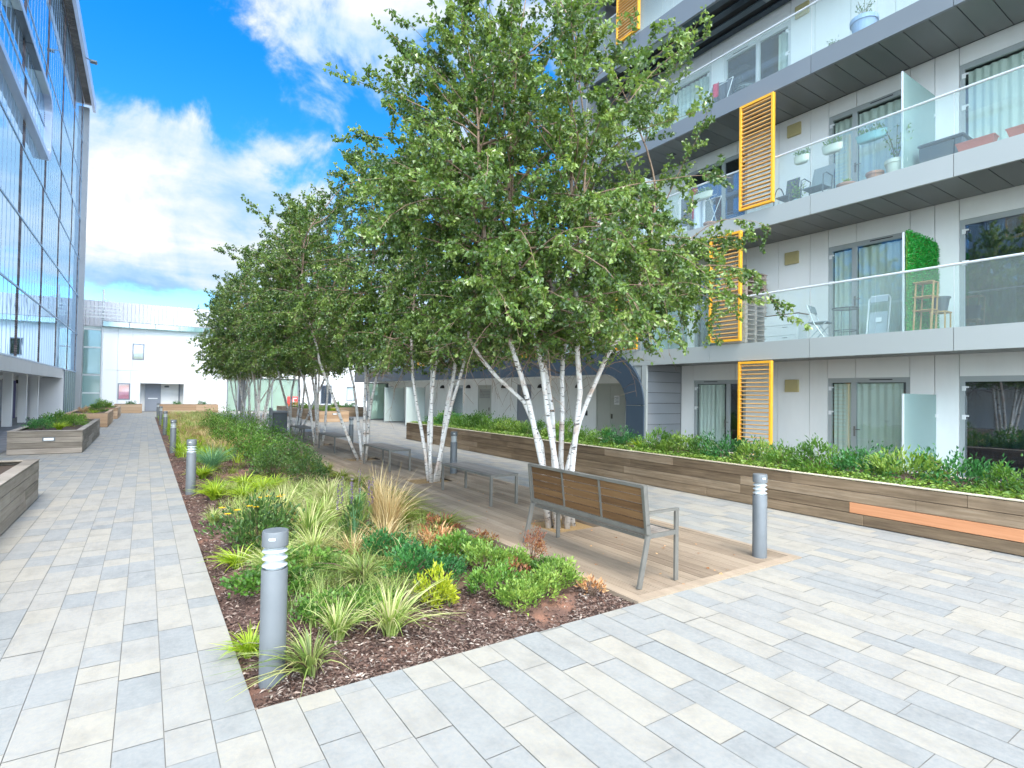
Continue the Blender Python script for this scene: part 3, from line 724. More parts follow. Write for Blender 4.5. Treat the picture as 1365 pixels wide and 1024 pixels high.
# first floor
Z1 = ZT[0] - .08
G1 = [(1.4, 4.1, Z1, 5.22), (4.93, 6.57, Z1, 5.22), (8.66, 10.3, Z1, 5.22), (10.74, 12.3, Z1, 5.22)]
wall_segment(-2.6, 12.5, Z1, ZB[1]+.06, JW, G1)
window(1.4, 4.1, Z1, 5.22, (), [(1.5, 2.5), (3.3, 4.0)], 'paneD', 'curtainD', hinge=4.03)
window(4.93, 6.57, Z1, 5.22, (6.02,), [(5.0, 5.98), (6.08, 6.5)], 'pane', 'curtain', hinge=6.52, handle=6.0)
window(8.66, 10.3, Z1, 5.22, (9.2,), [(9.5, 10.2)], 'pane', 'curtainD', hinge=8.74)
window(10.74, 12.3, Z1, 5.22, (), [], 'pane', 'curtainW', fm='framew', blind=(10.8, 12.2, .1))
# second floor
Z2 = ZT[1] - .08
G2 = [(1.4, 4.1, Z2, 8.26), (4.93, 6.57, Z2, 8.26), (8.66, 10.6, Z2, 8.26)]
wall_segment(-2.6, YEND, Z2, ZB[2]+.06, JW + [11.6], G2)
window(1.4, 4.1, Z2, 8.26, (), [(1.5, 4.0)], 'pane', 'curtain', hinge=4.03)
window(4.93, 6.57, Z2, 8.26, (6.02,), [(5.0, 5.98), (6.08, 6.5)], 'pane', 'curtain', hinge=6.52, handle=6.0)
window(8.66, 10.6, Z2, 8.26, (9.4,), [(10.1, 10.5)], 'paneD', 'curtainD', hinge=8.74)
# third floor
Z3 = ZT[2] - .08
G3 = [(7.5, 9.4, Z3, 11.1), (9.8, 12.4, Z3, 11.1), (1.4, 4.1, Z3, 11.1)]
wall_segment(-2.6, YEND, Z3, ZB[3]+.2, [-2, 1.4, 4.1, 4.5, 5.2, 6.1, 6.9, 7.5, 9.4, 9.8, 12.4], G3)
window(7.5, 9.4, Z3, 11.1, (8.4,), [(7.6, 7.9)], 'pane', 'curtain', hinge=7.6, fm='framew')
window(9.8, 12.4, Z3, 11.1, (11.1,), [(9.9, 12.3)], 'pane', 'curtain', hinge=9.9, fm='framew')
window(1.4, 4.1, Z3, 11.1, (), [(1.5, 4.0)], 'pane', 'curtain', fm='framew')
Z4 = ZT[3] - .08
wall_segment(-2.6, YEND, Z4, ZB[4]+.2, [2, 4.5, 6.9, 9.4, 11.6], [])
# grey end pier
MB().box(FX-.02, FX+.75, YEND+.02, YEND+.62, ZT[0]+.05, 17.2).build('end_pier', M['fasciaD'], apt)
MB().box(FX+.75, 22, YEND+.3, YEND+.6, 6.0, 17.2).build('end_wall', M['clad'], apt)
MB().box(15.6, 24, -2.6, YEND+.3, 0, 17.2).build('building_core', M['clad'], apt)
MB().box(FX-.1, 24, -2.6, YEND+.6, 17.2, 17.5).build('roof', M['clad'], apt)
MB().box(FX, 24, -3.0, -2.61, 0, 17.2).build('south_wall', M['white'], apt)
# louvre screens
def louvre(y0, y1, z0, z1):
    b = MB(); X0, X1 = FX-.085, FX-.005; f = .055
    b.bbox(X0, X1, y0, y0+f, z0, z1, .004); b.bbox(X0, X1, y1-f, y1, z0, z1, .004); b.box(X0+.001, X1-.001, y0+f+.001, y1-f-.001, z1-f, z1-.001); b.box(X0+.001, X1-.001, y0+f+.001, y1-f-.001, z0+.001, z0+f)
    fr = b.build('louvre_screen', M['orange'], apt)
    b = MB(); n = 25; h = (z1-z0-2*f)/n
    for i in range(n):
        z = z0+f+h*(i+.5); b.bar((X0+.04, y0+f+.002, z), (X0+.04, y1-f-.002, z), .055, .020, (.2,0,1), rnd.random())
    b.build('slats', M['orangeslat'], fr)
louvre(6.93, 7.75, .05, 2.54); louvre(7.70, 8.56, 3.03, 5.60); louvre(6.92, 7.76, 6.05, 8.5); louvre(10.95, 11.8, 3.03, 5.6)
louvre(10.99, 11.89, 12.15, 14.5)
# frosted dividers at right angles to the facade
def divider(y, z0, z1, m='divglass', x0=FX+.12, par=None):
    b = MB().box(x0, WX-.01, y-.008, y+.008, z0, z1); o = b.build('glass_divider', M[m], apt)
    for z in (z0+.25, z1-.45): MB().box(WX-.06, WX-.005, y-.02, y+.02, z, z+.06).build('clamp', M['rail'], o)
    MB().box(x0-.012, x0+.012, y-.014, y+.014, z0, z1).build('edge_strip', M['rail'], o)
divider(4.48, .05, 1.83); divider(4.48, Z1+.02, 4.82); divider(4.50, Z2+.02, 7.84); divider(10.9, Z2+.02, 7.9, 'frost'); divider(10.55, Z1+.02, 4.85)
# wall vents and lamps
for (y, z) in ((7.42, 5.14), (7.38, 8.28), (7.4, 2.02), (7.2, 11.15), (.9, 5.14), (.9, 8.28)):
    b = MB(); b.bbox(WX-.06, WX, y-.17, y+.17, z-.15, z+.15, .012)
    v = b.build('wall_vent', M['vent'], apt)
# return wall with horizontal grey boards
b = MB(); z = 0.02
while z < ZB[0]-.1:
    z1 = min(z+.30, ZB[0]+.04); b.box(FX+.02, WX-.002, 10.75, 10.80, z+.006, z1-.006, rnd.random()); z += .30
b.build('side_cladding', M['clad'], apt); MB().box(FX+.02, WX, 10.801, 10.84, 0, ZB[0]+.04).build('cladding_backing', M['gap'], apt)
MB().box(FX, FX+.06, 10.62, 10.80, 0, ZB[0]-.002).build('corner_post', M['fascia'], apt)
# corner panel behind the arch curve
# ---- low wing with arch
YW = 36.0
def arch():
    cy, cz, ri, ro = 12.24, 1.45, .90, 1.56; X0, X1 = FX-.05, FX+.12
    b = MB()
    def pris(poly, tone):
        n = len(poly); vs = [(X0, p[0], p[1]) for p in poly] + [(X1, p[0], p[1]) for p in poly]
        fs = [tuple(range(n)), tuple(range(2*n-1, n-1, -1))] + [(i, i+n, (i+1) % n + n, (i+1) % n) for i in range(n)]
        b.add(vs, fs, tone)
    ga = .008
    for z0, z1 in ((0, cz-ga),): pris([(cy-ro, z0), (cy-ro, z1), (cy-ri, z1), (cy-ri, z0)], .5)
    for i in range(3):
        a0, a1 = math.pi - math.pi/2*i/3, math.pi - math.pi/2*(i+1)/3; a0 -= ga/1.2; P = []
        for k in range(9): a = a0+(a1-a0)*k/8; P.append((cy+ro*math.cos(a), cz+ro*math.sin(a)))
        for k in range(9): a = a1+(a0-a1)*k/8; P.append((cy+ri*math.cos(a), cz+ri*math.sin(a)))
        pris(P, rnd.random())
    y = cy+ga
    while y < YW:
        e = min(y+2.46, YW); pris([(y, cz+ri), (y, cz+ro), (e-ga, cz+ro), (e-ga, cz+ri)], rnd.random()); y = e
    b.build('arch_frame', M['slate'], apt)
    # pale corner panel behind the curve
    c = MB(); P = [(10.63, ZT[0]+.0), (cy, ZT[0]+.0)]; 
    vs = []; fs = []
    N = 14
    for k in range(N+1):
        a = math.pi/2 + math.pi/2*k/N; vs += [(FX+.02, cy+(ro-.08)*math.cos(a), cz+(ro-.08)*math.sin(a)), (FX+.02, 10.62, max(cz+(ro-.08)*math.sin(a), .1))]
    return
arch()
# spandrel in the corner between the fascia and the outer curve
b = MB()
for i in range(12):
    a0 = math.pi/2 + math.pi/2*i/12; a1 = math.pi/2 + math.pi/2*(i+1)/12; rr = 1.52
    ya, yb = 12.24+rr*math.cos(a0), 12.24+rr*math.cos(a1); za, zb = 1.45+rr*math.sin(a0), 1.45+rr*math.sin(a1)
    if min(za, zb) < ZB[0]-.004: za_, zb_ = min(za, ZB[0]-.004), min(zb, ZB[0]-.004); b.quad((FX+.03, ya, za_), (FX+.03, ya, ZB[0]-.002), (FX+.03, yb, ZB[0]-.002), (FX+.03, yb, zb_))
b.build('arch_spandrel', M['fascia'], apt)
# undercroft: back wall, doors, ceiling
OD = [(13.0, 14.4, 0, 2.13), (18.3, 19.3, 0, 2.13), (21.4, 22.6, 0, 2.13), (24.1, 25.3, 0, 2.13), (33.2, 35.2, 0, 2.13)]
wall_segment(10.85, YW, 0, 2.40, [12.0, 12.9, 15.2, 16.2, 17.2, 17.9, 20.0, 20.8, 23.2, 23.8, 26, 27, 28, 29.2, 30.4, 31.6], OD)
MB().box(FX+.13, WX-.01, 10.85, YW, 2.36, 2.40).build('undercroft_ceiling', M['white'], apt)
def door(y0, y1, X=WX, double=False, m='door', vent=False, notice=False):
    b = MB(); b.box(X-.01, X+.06, y0, y0+.06, 0, 2.13); b.box(X-.01, X+.06, y1-.06, y1, 0, 2.13); b.box(X-.01, X+.06, y0+.061, y1-.061, 2.06, 2.13)
    d = b.build('door', M[m], apt); b = MB(); ym = (y0+y1)/2
    if double: b.box(X+.01, X+.05, y0+.065, ym-.004, 0.01, 2.055); b.box(X+.01, X+.05, ym+.004, y1-.065, .01, 2.055)
    else: b.box(X+.01, X+.05, y0+.065, y1-.065, .01, 2.055)
    b.build('door_leaf', M[m], d)
    if vent:
        b = MB()
        for i in range(6): b.bar((X, y0+.15, 1.55+i*.07), (X, y1-.15, 1.55+i*.07), .03, .02, (.5,0,1))
        b.build('vent_louvres', M['clad'], d)
    h = MB(); yh = ym-.08 if double else y0+.18; h.box(X-.03, X+.009, yh-.02, yh+.02, .95, 1.1); h.build('door_handle', M['steel'], d)
    if notice: MB().box(X+.004, X+.009, y0+.28, y0+.52, 1.42, 1.72).build('notice', M['plainwhite'], d); t = MB(); [t.box(X+.001, X+.004, y0+.31, y0+.49-(i % 2)*.04, 1.66-i*.045, 1.672-i*.045) for i in range(5)]; t.build('notice_text', M['wire'], d)
    return d
door(13.0, 14.4, double=True, notice=True); door(21.4, 22.6, vent=True); door(18.3, 19.3, m='doorD', vent=True)
window(24.1, 25.3, 0, 2.13, (), [], 'paneD', 'curtain'); window(33.2, 35.2, 0, 2.13, (34.2,), [], 'storeglass')
# half-dome lamps
for y in (15.3, 17.6, 20.3, 23.5, 26.3, 11.9):
    b = MB(); 
    prof = []
    vs = []; fs = []; n = 10; mseg = 6
    for j in range(mseg+1):
        ph = math.pi/2*j/mseg
        for k in range(n+1):
            th = math.pi*k/n; vs.append((WX-.001-.17*math.cos(ph)*math.sin(th), y-.17*math.cos(ph)*math.cos(th), 1.98+.17*math.sin(ph)))
    for j in range(mseg):
        for k in range(n): a = j*(n+1)+k; fs.append((a, a+1, a+n+2, a+n+1))
    fs.append(tuple(range(n+1))[::-1])
    b.add(vs, fs); autosmooth(b.build('wall_lamp', M['black'], apt))
MB().box(WX-.03, WX-.001, 14.85, 14.95, 1.0, 1.18).build('card_reader', M['black'], apt)
# low wing upper floor
ops = [(13.9, 15.6), (16.6, 19.2), (21.0, 22.8), (24.2, 26.6), (28.2, 30.0), (31.4, 34.4)]
wall_segment(12.5, YW, Z1, 5.6, [20, 23.5, 27.4, 30.8, 35.2], [(a, e, Z1, 5.22) for a, e in ops], m='white')
for a, e in ops: window(a, e, Z1, 5.22, ((a+e)/2,), [(a+.1, (a+e)/2-.1)], 'pane', 'curtainW')
b = MB(); y = 12.2
while y < YW: b.box(FX+.03, FX+.042, max(y, 11.0)+.008, min(y+MOD/2, YW)-.008, 3.02, 4.06); y += MOD/2
gl = b.build('glass_balustrade', M['balglass'], apt); MB().tube([(FX+.036, 11, 4.08), (FX+.036, YW, 4.08)], .017, 8).build('handrail', M['rail'], gl)
MB().box(FX+.13, WX-.01, 12.2, YW, 2.42, 2.90).build('balcony_slab', M['gap'], apt)
for y in (15.8, 20.36, 25.0, 29.8): louvre(y, y+.86, 3.05, 5.55)
MB().box(FX, 22, YEND+.65, YW, 5.57, 5.97).build('low_roof', M['fascia'], apt)
MB().box(15.6, 22, YEND+.65, YW, 0, 5.56).build('low_core', M['clad'], apt)
MB().box(FX+.13, 22, YW, YW+.1, 2.4, 5.56).build('end_gable', M['white'], apt); MB().box(WX, 22, YW+.001, YW+.101, 0, 2.4).build('end_gable', M['white'], apt)
# free standing frosted screens at the undercroft entrance
for i, (x0, x1, y) in enumerate(((11.5, 12.7, 30.6), (11.3, 12.4, 27.0))):
    r = empty('glass_screen', (x0, y, 0), ['pale frosted glass screen beside the open glass door at the undercroft', 'pale frosted glass screen standing in the undercroft nearer the long planter'][i], 'screen', 'frosted screens in the undercroft')
    MB().box(x0+.03, x1-.03, y-.008, y+.008, .05, 2.0).build('pane', M['frost'], r); b = MB(); b.box(x0, x0+.028, y-.02, y+.02, 0, 2.05); b.box(x1-.028, x1, y-.02, y+.02, 0, 2.05); b.build('post', M['frame'], r)
r = empty('glass_door', (11.5, 33.5, 0), 'open glass entrance door with a dark frame at the end of the undercroft', 'door')
b = MB(); b.box(11.5, 11.56, 33.5, 33.56, 0, 2.3); b.box(12.7, 12.85, 33.5, 33.6, 0, 2.3); b.box(11.561, 12.699, 33.5, 33.56, 2.24, 2.3); b.box(11.561, 12.699, 33.5, 33.56, 0, .06); b.build('door_frame', M['wire'], r)
MB().box(11.562, 12.698, 33.52, 33.53, .061, 2.239).build('pane', M['storeglass'], r)
# ------------------------------------------------------------------ BALCONY THINGS
def thing(name, loc, label, cat, group=None): return empty(name, loc, label, cat, group)
FL1, FL2, FL3 = ZT[0]-.08, ZT[1]-.08, ZT[2]-.08
for k, fz in enumerate((FL1, FL2, FL3)):
    MB().box(FX+.103, WX-.055, -2.59, (12.19 if k == 0 else YEND-.01), fz-.018+.02, fz+.004+.02).build('balcony_floor', M['asphalt'], apt)
FL1 += .025; FL2 += .025; FL3 += .025
# dresser
r = thing('chest_of_drawers', (12.65, 7.6, FL1), 'white three-drawer chest with a brown top on the first balcony', 'drawers')
MB().bbox(12.62, 13.03, 7.0, 8.15, FL1, FL1+.78, .005).build('carcass', M['plainwhite'], r); MB().bbox(12.60, 13.04, 6.98, 8.17, FL1+.781, FL1+.805, .004).build('top', M['benchwood'], r)
for i in range(3):
    z = FL1+.04+i*.25; d = MB().bbox(12.60, 12.619, 7.03, 8.12, z, z+.235, .004).build('drawer', M['plainwhite'], r)
    b = MB(); b.box(12.585, 12.599, 7.25, 7.37, z+.19, z+.2); b.box(12.585, 12.599, 7.78, 7.9, z+.19, z+.2); b.build('handle', M['wire'], d)
# folding chair (open)
def rodchair(x, y, z, label, rz=0, seatm='greymesh', frm='silver', name='folding_chair', group=None):
    r = thing(name, (x, y, z), label, 'chair', group)
    for s in (-.2, .2):
        b = MB(); b.tube([(x-.22, y+s, z), (x+.05, y+s, z+.42), (x+.2, y+s, z+.82)], .012, 6); b.build('side_frame', M[frm], r)
        b = MB(); b.tube([(x+.22, y+s*.9, z), (x-.18, y+s*.9, z+.43)], .012, 6); b.build('leg', M[frm], r)
    MB().bbox(x-.2, x+.18, y-.19, y+.19, z+.425, z+.45, .006).build('seat', M[seatm], r)
    MB().bar((x+.13, y-.19, z+.73), (x+.13, y+.19, z+.73), .015, .17, (.3,0,1)).build('backrest', M[seatm], r)
    r.rotation_euler = (0, 0, rz); return r
rodchair(12.1, 6.25, FL1, 'open grey folding chair beside the round wire table on the first balcony', R(100))
r = thing('wire_table', (12.1, 5.72, FL1), 'round dark wire table on thin legs on the first balcony', 'table')
b = MB(); P = [(12.1+.24*math.cos(R(a)), 5.72+.24*math.sin(R(a)), FL1+.68) for a in range(0, 361, 15)]; b.tube(P, .012, 5, cap=False)
for i in range(-5, 6): w_ = math.sqrt(max(.001, .24**2-(i*.042)**2)); b.tube([(12.1-w_, 5.72+i*.042, FL1+.68), (12.1+w_, 5.72+i*.042, FL1+.68)], .004, 4)
b.build('table_top', M['wire'], r); b = MB(); P = [(12.1+.2*math.cos(R(a)), 5.72+.2*math.sin(R(a)), FL1+.22) for a in range(0, 361, 15)]; b.tube(P, .008, 5, cap=False); b.build('lower_ring', M['wire'], r)
for a in (45, 135, 225, 315): MB().tube([(12.1+.22*math.cos(R(a)), 5.72+.22*math.sin(R(a)), FL1+.0), (12.1+.22*math.cos(R(a)), 5.72+.22*math.sin(R(a)), FL1+.67)], .009, 5).build('leg', M['wire'], r)
r = thing('folded_chair', (11.95, 5.0, FL1), 'folded pale grey chair with a paper tag, left of the green hedge screen', 'chair')
b = MB(); b.tube([(11.85, 4.83, FL1), (11.98, 4.83, FL1+.78), (11.99, 4.87, FL1+.84), (11.99, 5.17, FL1+.84), (11.98, 5.21, FL1+.78), (11.85, 5.21, FL1)], .014, 6); b.build('frame', M['plainwhite'], r)
MB().bar((11.91, 4.86, FL1+.30), (11.91, 5.18, FL1+.30), .02, .44, (.16,0,1)).build('seat', M['silver'], r); MB().bar((11.96, 4.86, FL1+.77), (11.96, 5.18, FL1+.77), .02, .12, (.16,0,1)).build('backrest', M['silver'], r); MB().bar((11.885, 4.95, FL1+.36), (11.885, 5.05, FL1+.36), .003, .09, (.16,0,1)).build('tag', M['plainwhite'], r)
# green hedge screen
r = thing('artificial_hedge_screen', (12.3, 4.52, FL1), 'bright green artificial leaf screen across the first balcony', 'screen')
MB().box(11.66, 13.06, 4.44, 4.455, FL1, FL1+1.93).build('backing', M['lmid'], r)
n = 9000; P = np.stack([g0.uniform(11.65, 13.07, n), np.where(g0.uniform(0, 1, n) < .75, 4.43, 4.46), g0.uniform(FL1, FL1+1.95, n)], 1)
P = P[(P[:, 2] < FL1+1.85) | (P[:, 0] < 12.95)]; n = len(P)
leafobj('foliage', P, unit(g0.normal(0, 1, (n, 3)) + np.array([0, -.6, .1])), g0.normal(0, 1, (n, 3)), .045, .02, g0.uniform(0, 1, n), M['fakegrass'], r, world=True)
# bamboo plant stand
r = thing('plant_stand', (12.0, 4.35, FL1), 'tall bamboo plant stand in front of the green screen on the first balcony', 'plant stand')
for (x, y) in ((11.85, 4.52-.12), (11.85, 4.12), (12.1, 4.38), (12.1, 4.14)): MB().bar((x-.02, y+.0, FL1), (x+.02, y-.03, FL1+.98), .022, .022).build('leg', M['bamboo'], r)
for z in (.45, .70, .97): b = MB(); [b.box(11.83, 12.14, 4.1+i*.055, 4.14+i*.055, FL1+z, FL1+z+.014) for i in range(6)]; b.build('shelf', M['bamboo'], r)
r = thing('plant_pot', (12.35, 4.2, FL1+.45), 'dark grey plant pot on a small wooden stool beside the bamboo plant stand', 'pot')
MB().lathe([(.10, 0), (.14, .24), (.155, .24), (.155, .27), (.13, .27)], (12.35, 4.15, FL1+.46), 20).build('pot', M['binmetal'], r)
r = thing('wooden_stool', (12.35, 4.15, FL1), 'small wooden stool carrying a grey pot on the first balcony', 'stool')
MB().box(12.2, 12.5, 4.02, 4.28, FL1+.43, FL1+.455).build('seat', M['bamboo'], r)
for x in (12.22, 12.48):
    for y in (4.04, 4.26): MB().bar((x, y, FL1), (x, y, FL1+.43), .022, .022).build('leg', M['bamboo'], r)
# stacked boards behind the louvre
r = thing('board_stack', (12.3, 8.1, FL1), 'tall stack of wooden pallets behind the orange louvre on the first balcony', 'pallets')
for i in range(16):
    z = FL1 + i*.115; b = MB(); b.box(11.8+rnd.uniform(0,.05), 12.7, 7.82, 8.5, z+.085, z+.105, rnd.random()); [b.box(x, x+.09, 7.83, 8.49, z, z+.084, rnd.random()) for x in (11.82, 12.2, 12.58)]; b.build('pallet', M['stackwood'], r)
# second balcony: window boxes on the rail, pots, chairs
def windowbox(x, y, z, label, m, L=.42, group='window boxes hung inside the second balcony rail'):
    r = thing('window_box', (x, y, z), label, 'planter', group)
    MB().lathe([(.10, 0), (.125, .03), (.14, .15), (.145, .16), (.13, .16)], (x, y, z), 24, sx=.62, sy=L/.28).build('trough', M[m], r)
    b = MB(); [b.tube([(x, y+s, z+.15), (x-.05, y+s, z+.27), (FX+.05, y+s, z+.27)], .006, 5) for s in (-.1, .1)]; b.build('hook', M['rail'], r)
    n = 160; g = np.random.default_rng(int(y*100)); P = np.stack([x+g.normal(0, .04, n), y+g.uniform(-L*.4, L*.4, n), z+.17+g.uniform(0, .1, n)], 1)
    leafobj('foliage', P, unit(g.normal(0, 1, (n, 3))+np.array([0, 0, .5])), g.normal(0, 1, (n, 3)), .05, .025, g.uniform(0, 1, n), M['lmid'], r, world=True)
windowbox(FX+.17, 6.42, 6.78, 'small white window box hung inside the second balcony rail, next to the orange louvre', 'cream', .34)
windowbox(FX+.17, 5.78, 6.78, 'white window box hung inside the second balcony rail, in front of the door', 'cream', .42)
windowbox(FX+.17, 5.05, 6.75, 'large teal window box hung inside the second balcony rail', 'teal', .56)
windowbox(FX+.17, 8.95, 6.72, 'large white window box on the second balcony rail left of the orange louvre', 'cream', .6)
def pot(x, y, z, r_, h, m, label, plant=None, ph=.4, group=None, rim=True, pm='lmid'):
    r = thing('plant_pot', (x, y, z), label, 'pot', group)
    MB().lathe([(r_*.72, 0), (r_*.95, h*.8), (r_*1.05, h*.8), (r_*1.05, h), (r_*.9, h)], (x, y, z), 24).build('pot', M[m], r)
    if plant:
        n = plant; g = np.random.default_rng(int(x*100+y*37)); k = g.integers(0, 7, n); az = k*.9; t = g.uniform(.15, 1, n)
        P = np.stack([x+np.cos(az)*t*ph*.4, y+np.sin(az)*t*ph*.4, z+h+t*ph], 1) + g.normal(0, .03, (n, 3))
        leafobj('foliage', P, unit(g.normal(0, 1, (n, 3))), g.normal(0, 1, (n, 3)), .07, .03, g.uniform(0, 1, n), M[pm], r, world=True)
        b = MB(); [b.tube([(x, y, z+h-.03), (x+math.cos(i*.9)*ph*.2, y+math.sin(i*.9)*ph*.2, z+h+ph*.6), (x+math.cos(i*.9)*ph*.4, y+math.sin(i*.9)*ph*.4, z+h+ph)], .005, 4) for i in range(7)]; b.build('stem', M['stem'], r)
    return r
pot(11.78, 5.56, FL2, .17, .17, 'terra', 'low terracotta pot of yellow flowers by the second balcony glass, nearest the chair', 60, .08, pm='glime')
pot(11.80, 5.04, FL2, .15, .24, 'terra', 'round terracotta pot by the second balcony glass, beside the tall pale green pot')
pot(11.82, 4.68, FL2, .18, .36, 'cream', 'tall pale green pot with a wispy plant beside the glass divider', 90, .6)
pot(11.85, 8.85, FL2, .17, .22, 'terra', 'terracotta pot behind the second balcony glass left of the orange louvre')
r = thing('mesh_armchair', (12.2, 6.3, FL2), 'grey mesh garden armchair with a tall leaning back on the second balcony', 'chair')
MB().bar((12.25, 6.05, FL2+.62), (12.25, 6.5, FL2+.62), .02, .62, (.35,-.0,1)).build('backrest', M['greymesh'], r); MB().bbox(11.8, 12.2, 6.05, 6.5, FL2+.34, FL2+.36, .005).build('seat', M['greymesh'], r)
for y in (6.04, 6.51): MB().tube([(11.8, y, FL2), (11.82, y, FL2+.55), (11.95, y, FL2+.62), (12.2, y, FL2+.6), (12.15, y, FL2+.3), (12.35, y, FL2)], .013, 6).build('armrest', M['wire'], r)
r = thing('round_arm_chair', (12.0, 6.95, FL2), 'dark wire armchair with hooped arms behind the second balcony louvre', 'chair')
for y in (6.75, 7.1):
    MB().tube([(11.75+.25*(1-math.cos(R(a))), y, FL2+.1+.5*math.sin(R(a))) for a in range(0, 181, 20)], .013, 6).build('armrest', M['wire'], r)
MB().bbox(11.78, 12.2, 6.78, 7.08, FL2+.3, FL2+.33, .006).build('seat', M['wire'], r)
MB().bar((12.22, 6.78, FL2+.58), (12.22, 7.08, FL2+.58), .015, .5, (.2,0,1)).build('backrest', M['wire'], r)
pot(11.95, 6.66, FL2, .10, .2, 'teal', 'small teal pot with a bushy green plant between the two second balcony chairs', 150, .36)
r = thing('storage_box', (12.5, 4.15, FL2), 'black garden storage box behind the glass divider on the second balcony', 'storage box')
MB().bbox(12.0, 12.95, 3.7, 4.38, FL2, FL2+.52, .02).build('body', M['darkblue'], r); MB().bbox(11.98, 12.97, 3.68, 4.40, FL2+.525, FL2+.58, .02).build('lid', M['darkblue'], r)
for i, (y, lb) in enumerate(((3.42, 'red plastic flower trough on the second balcony edge, left of the other one'), (2.75, 'red plastic flower trough on the second balcony edge, right of the other one'))):
    r = thing('flower_trough', (11.7, y, FL2), lb, 'planter', 'red troughs on the second balcony')
    b = MB(); b.add([(11.63, y-.22, FL2+.07), (11.77, y-.22, FL2+.07), (11.77, y+.22, FL2+.07), (11.63, y+.22, FL2+.07), (11.6, y-.26, FL2+.22), (11.8, y-.26, FL2+.22), (11.8, y+.26, FL2+.22), (11.6, y+.26, FL2+.22)], [(0,3,2,1),(4,5,6,7),(0,1,5,4),(1,2,6,5),(2,3,7,6),(3,0,4,7)])
    b.build('trough', M['redplastic'], r); MB().box(11.59, 11.81, y-.27, y+.27, FL2+.221, FL2+.24).build('rim', M['redplastic'], r); MB().box(11.65, 11.75, y-.18, y+.18, FL2+.001, FL2+.069).build('foot', M['redplastic'], r)
# laundry
r = thing('clothes_airer', (12.2, 9.5, FL2), 'folding clothes airer hung with white and dark washing on the second balcony', 'clothes airer')
b = MB()
for y in (9.0, 10.1): b.tube([(11.9, y, FL2), (12.5, y, FL2+1.1)], .01, 5); b.tube([(12.5, y, FL2), (11.9, y, FL2+1.1)], .01, 5)
for x in (11.9, 12.1, 12.3, 12.5): b.tube([(x, 9.0, FL2+1.1), (x, 10.1, FL2+1.1)], .007, 5)
b.build('rack', M['plainwhite'], r)
V, F = curtain_mesh(9.05, 9.4, FL2+.2, FL2+1.1, 11.9, .02, .2); npmesh('sheet', V, F, np.full(len(F), .5), M['cloth'], r, True)
V, F = curtain_mesh(9.5, 9.8, FL2+.35, FL2+1.1, 11.9, .02, .2); npmesh('towel', V, F, np.full(len(F), .5), M['clothdark'], r, True)
V, F = curtain_mesh(9.82, 10.05, FL2+.75, FL2+1.6, 12.6, .02, .2); npmesh('garment', V, F, np.full(len(F), .5), M['clothred'], r, True)
# third balcony
r = thing('wicker_chair', (12.0, 8.0, FL3), 'round patterned wicker tub chair on the third balcony', 'chair')
b = MB()
for i in range(9):
    z = FL3+.1+i*.055; rr_ = .26+.06*math.sin(i/8*3.1); b.tube([(12.0+rr_*math.cos(R(a)), 8.0+rr_*math.sin(R(a)), z) for a in range(-20 if i > 4 else 0, 201 if i > 4 else 361, 20)], .010, 5, cap=False)
for a in range(0, 360, 20): b.tube([(12.0+.26*math.cos(R(a)), 8.0+.26*math.sin(R(a)), FL3+.1), (12.0+.31*math.cos(R(a+14)), 8.0+.31*math.sin(R(a+14)), FL3+.36)], .008, 4)
b.build('basket', M['wire'], r); MB().lathe([(.24, .28), (.25, .33), (.2, .36)], (12, 8, FL3), 18).build('cushion', M['greymesh'], r)
pot(11.82, 5.25, FL3, .24, .42, 'bluepot', 'large pale blue pot with a spiky plant on the third balcony', 60, .35, pm='ldark')
pot(11.8, 5.85, FL3, .10, .12, 'wire', 'small dark pot of succulents on the third balcony, beside the pale blue pot', 40, .18, pm='ldark')
r = thing('drying_rack', (12.4, 9.0, FL3), 'low rack with striped throw and red cloth on the third balcony', 'rack')
b = MB(); [b.tube([(12.1, y, FL3), (12.6, y, FL3+1.2)], .01, 5) for y in (8.75, 9.45)]; b.tube([(12.35, 8.75, FL3+1.0), (12.35, 9.45, FL3+1.0)], .01, 5); b.tube([(12.6, 8.75, FL3+1.2), (12.6, 9.45, FL3+1.2)], .01, 5); b.build('rack', M['plainwhite'], r)
V, F = curtain_mesh(8.78, 9.4, FL3+.6, FL3+1.2, 12.6, .03, .25); npmesh('throw', V, F, np.arange(len(F)) % 7 / 7, M['clothdark'], r, True)
V, F = curtain_mesh(8.95, 9.15, FL3+.7, FL3+1.06, 12.3, .02, .2); npmesh('cloth', V, F, np.full(len(F), .5), M['clothred'], r, True)

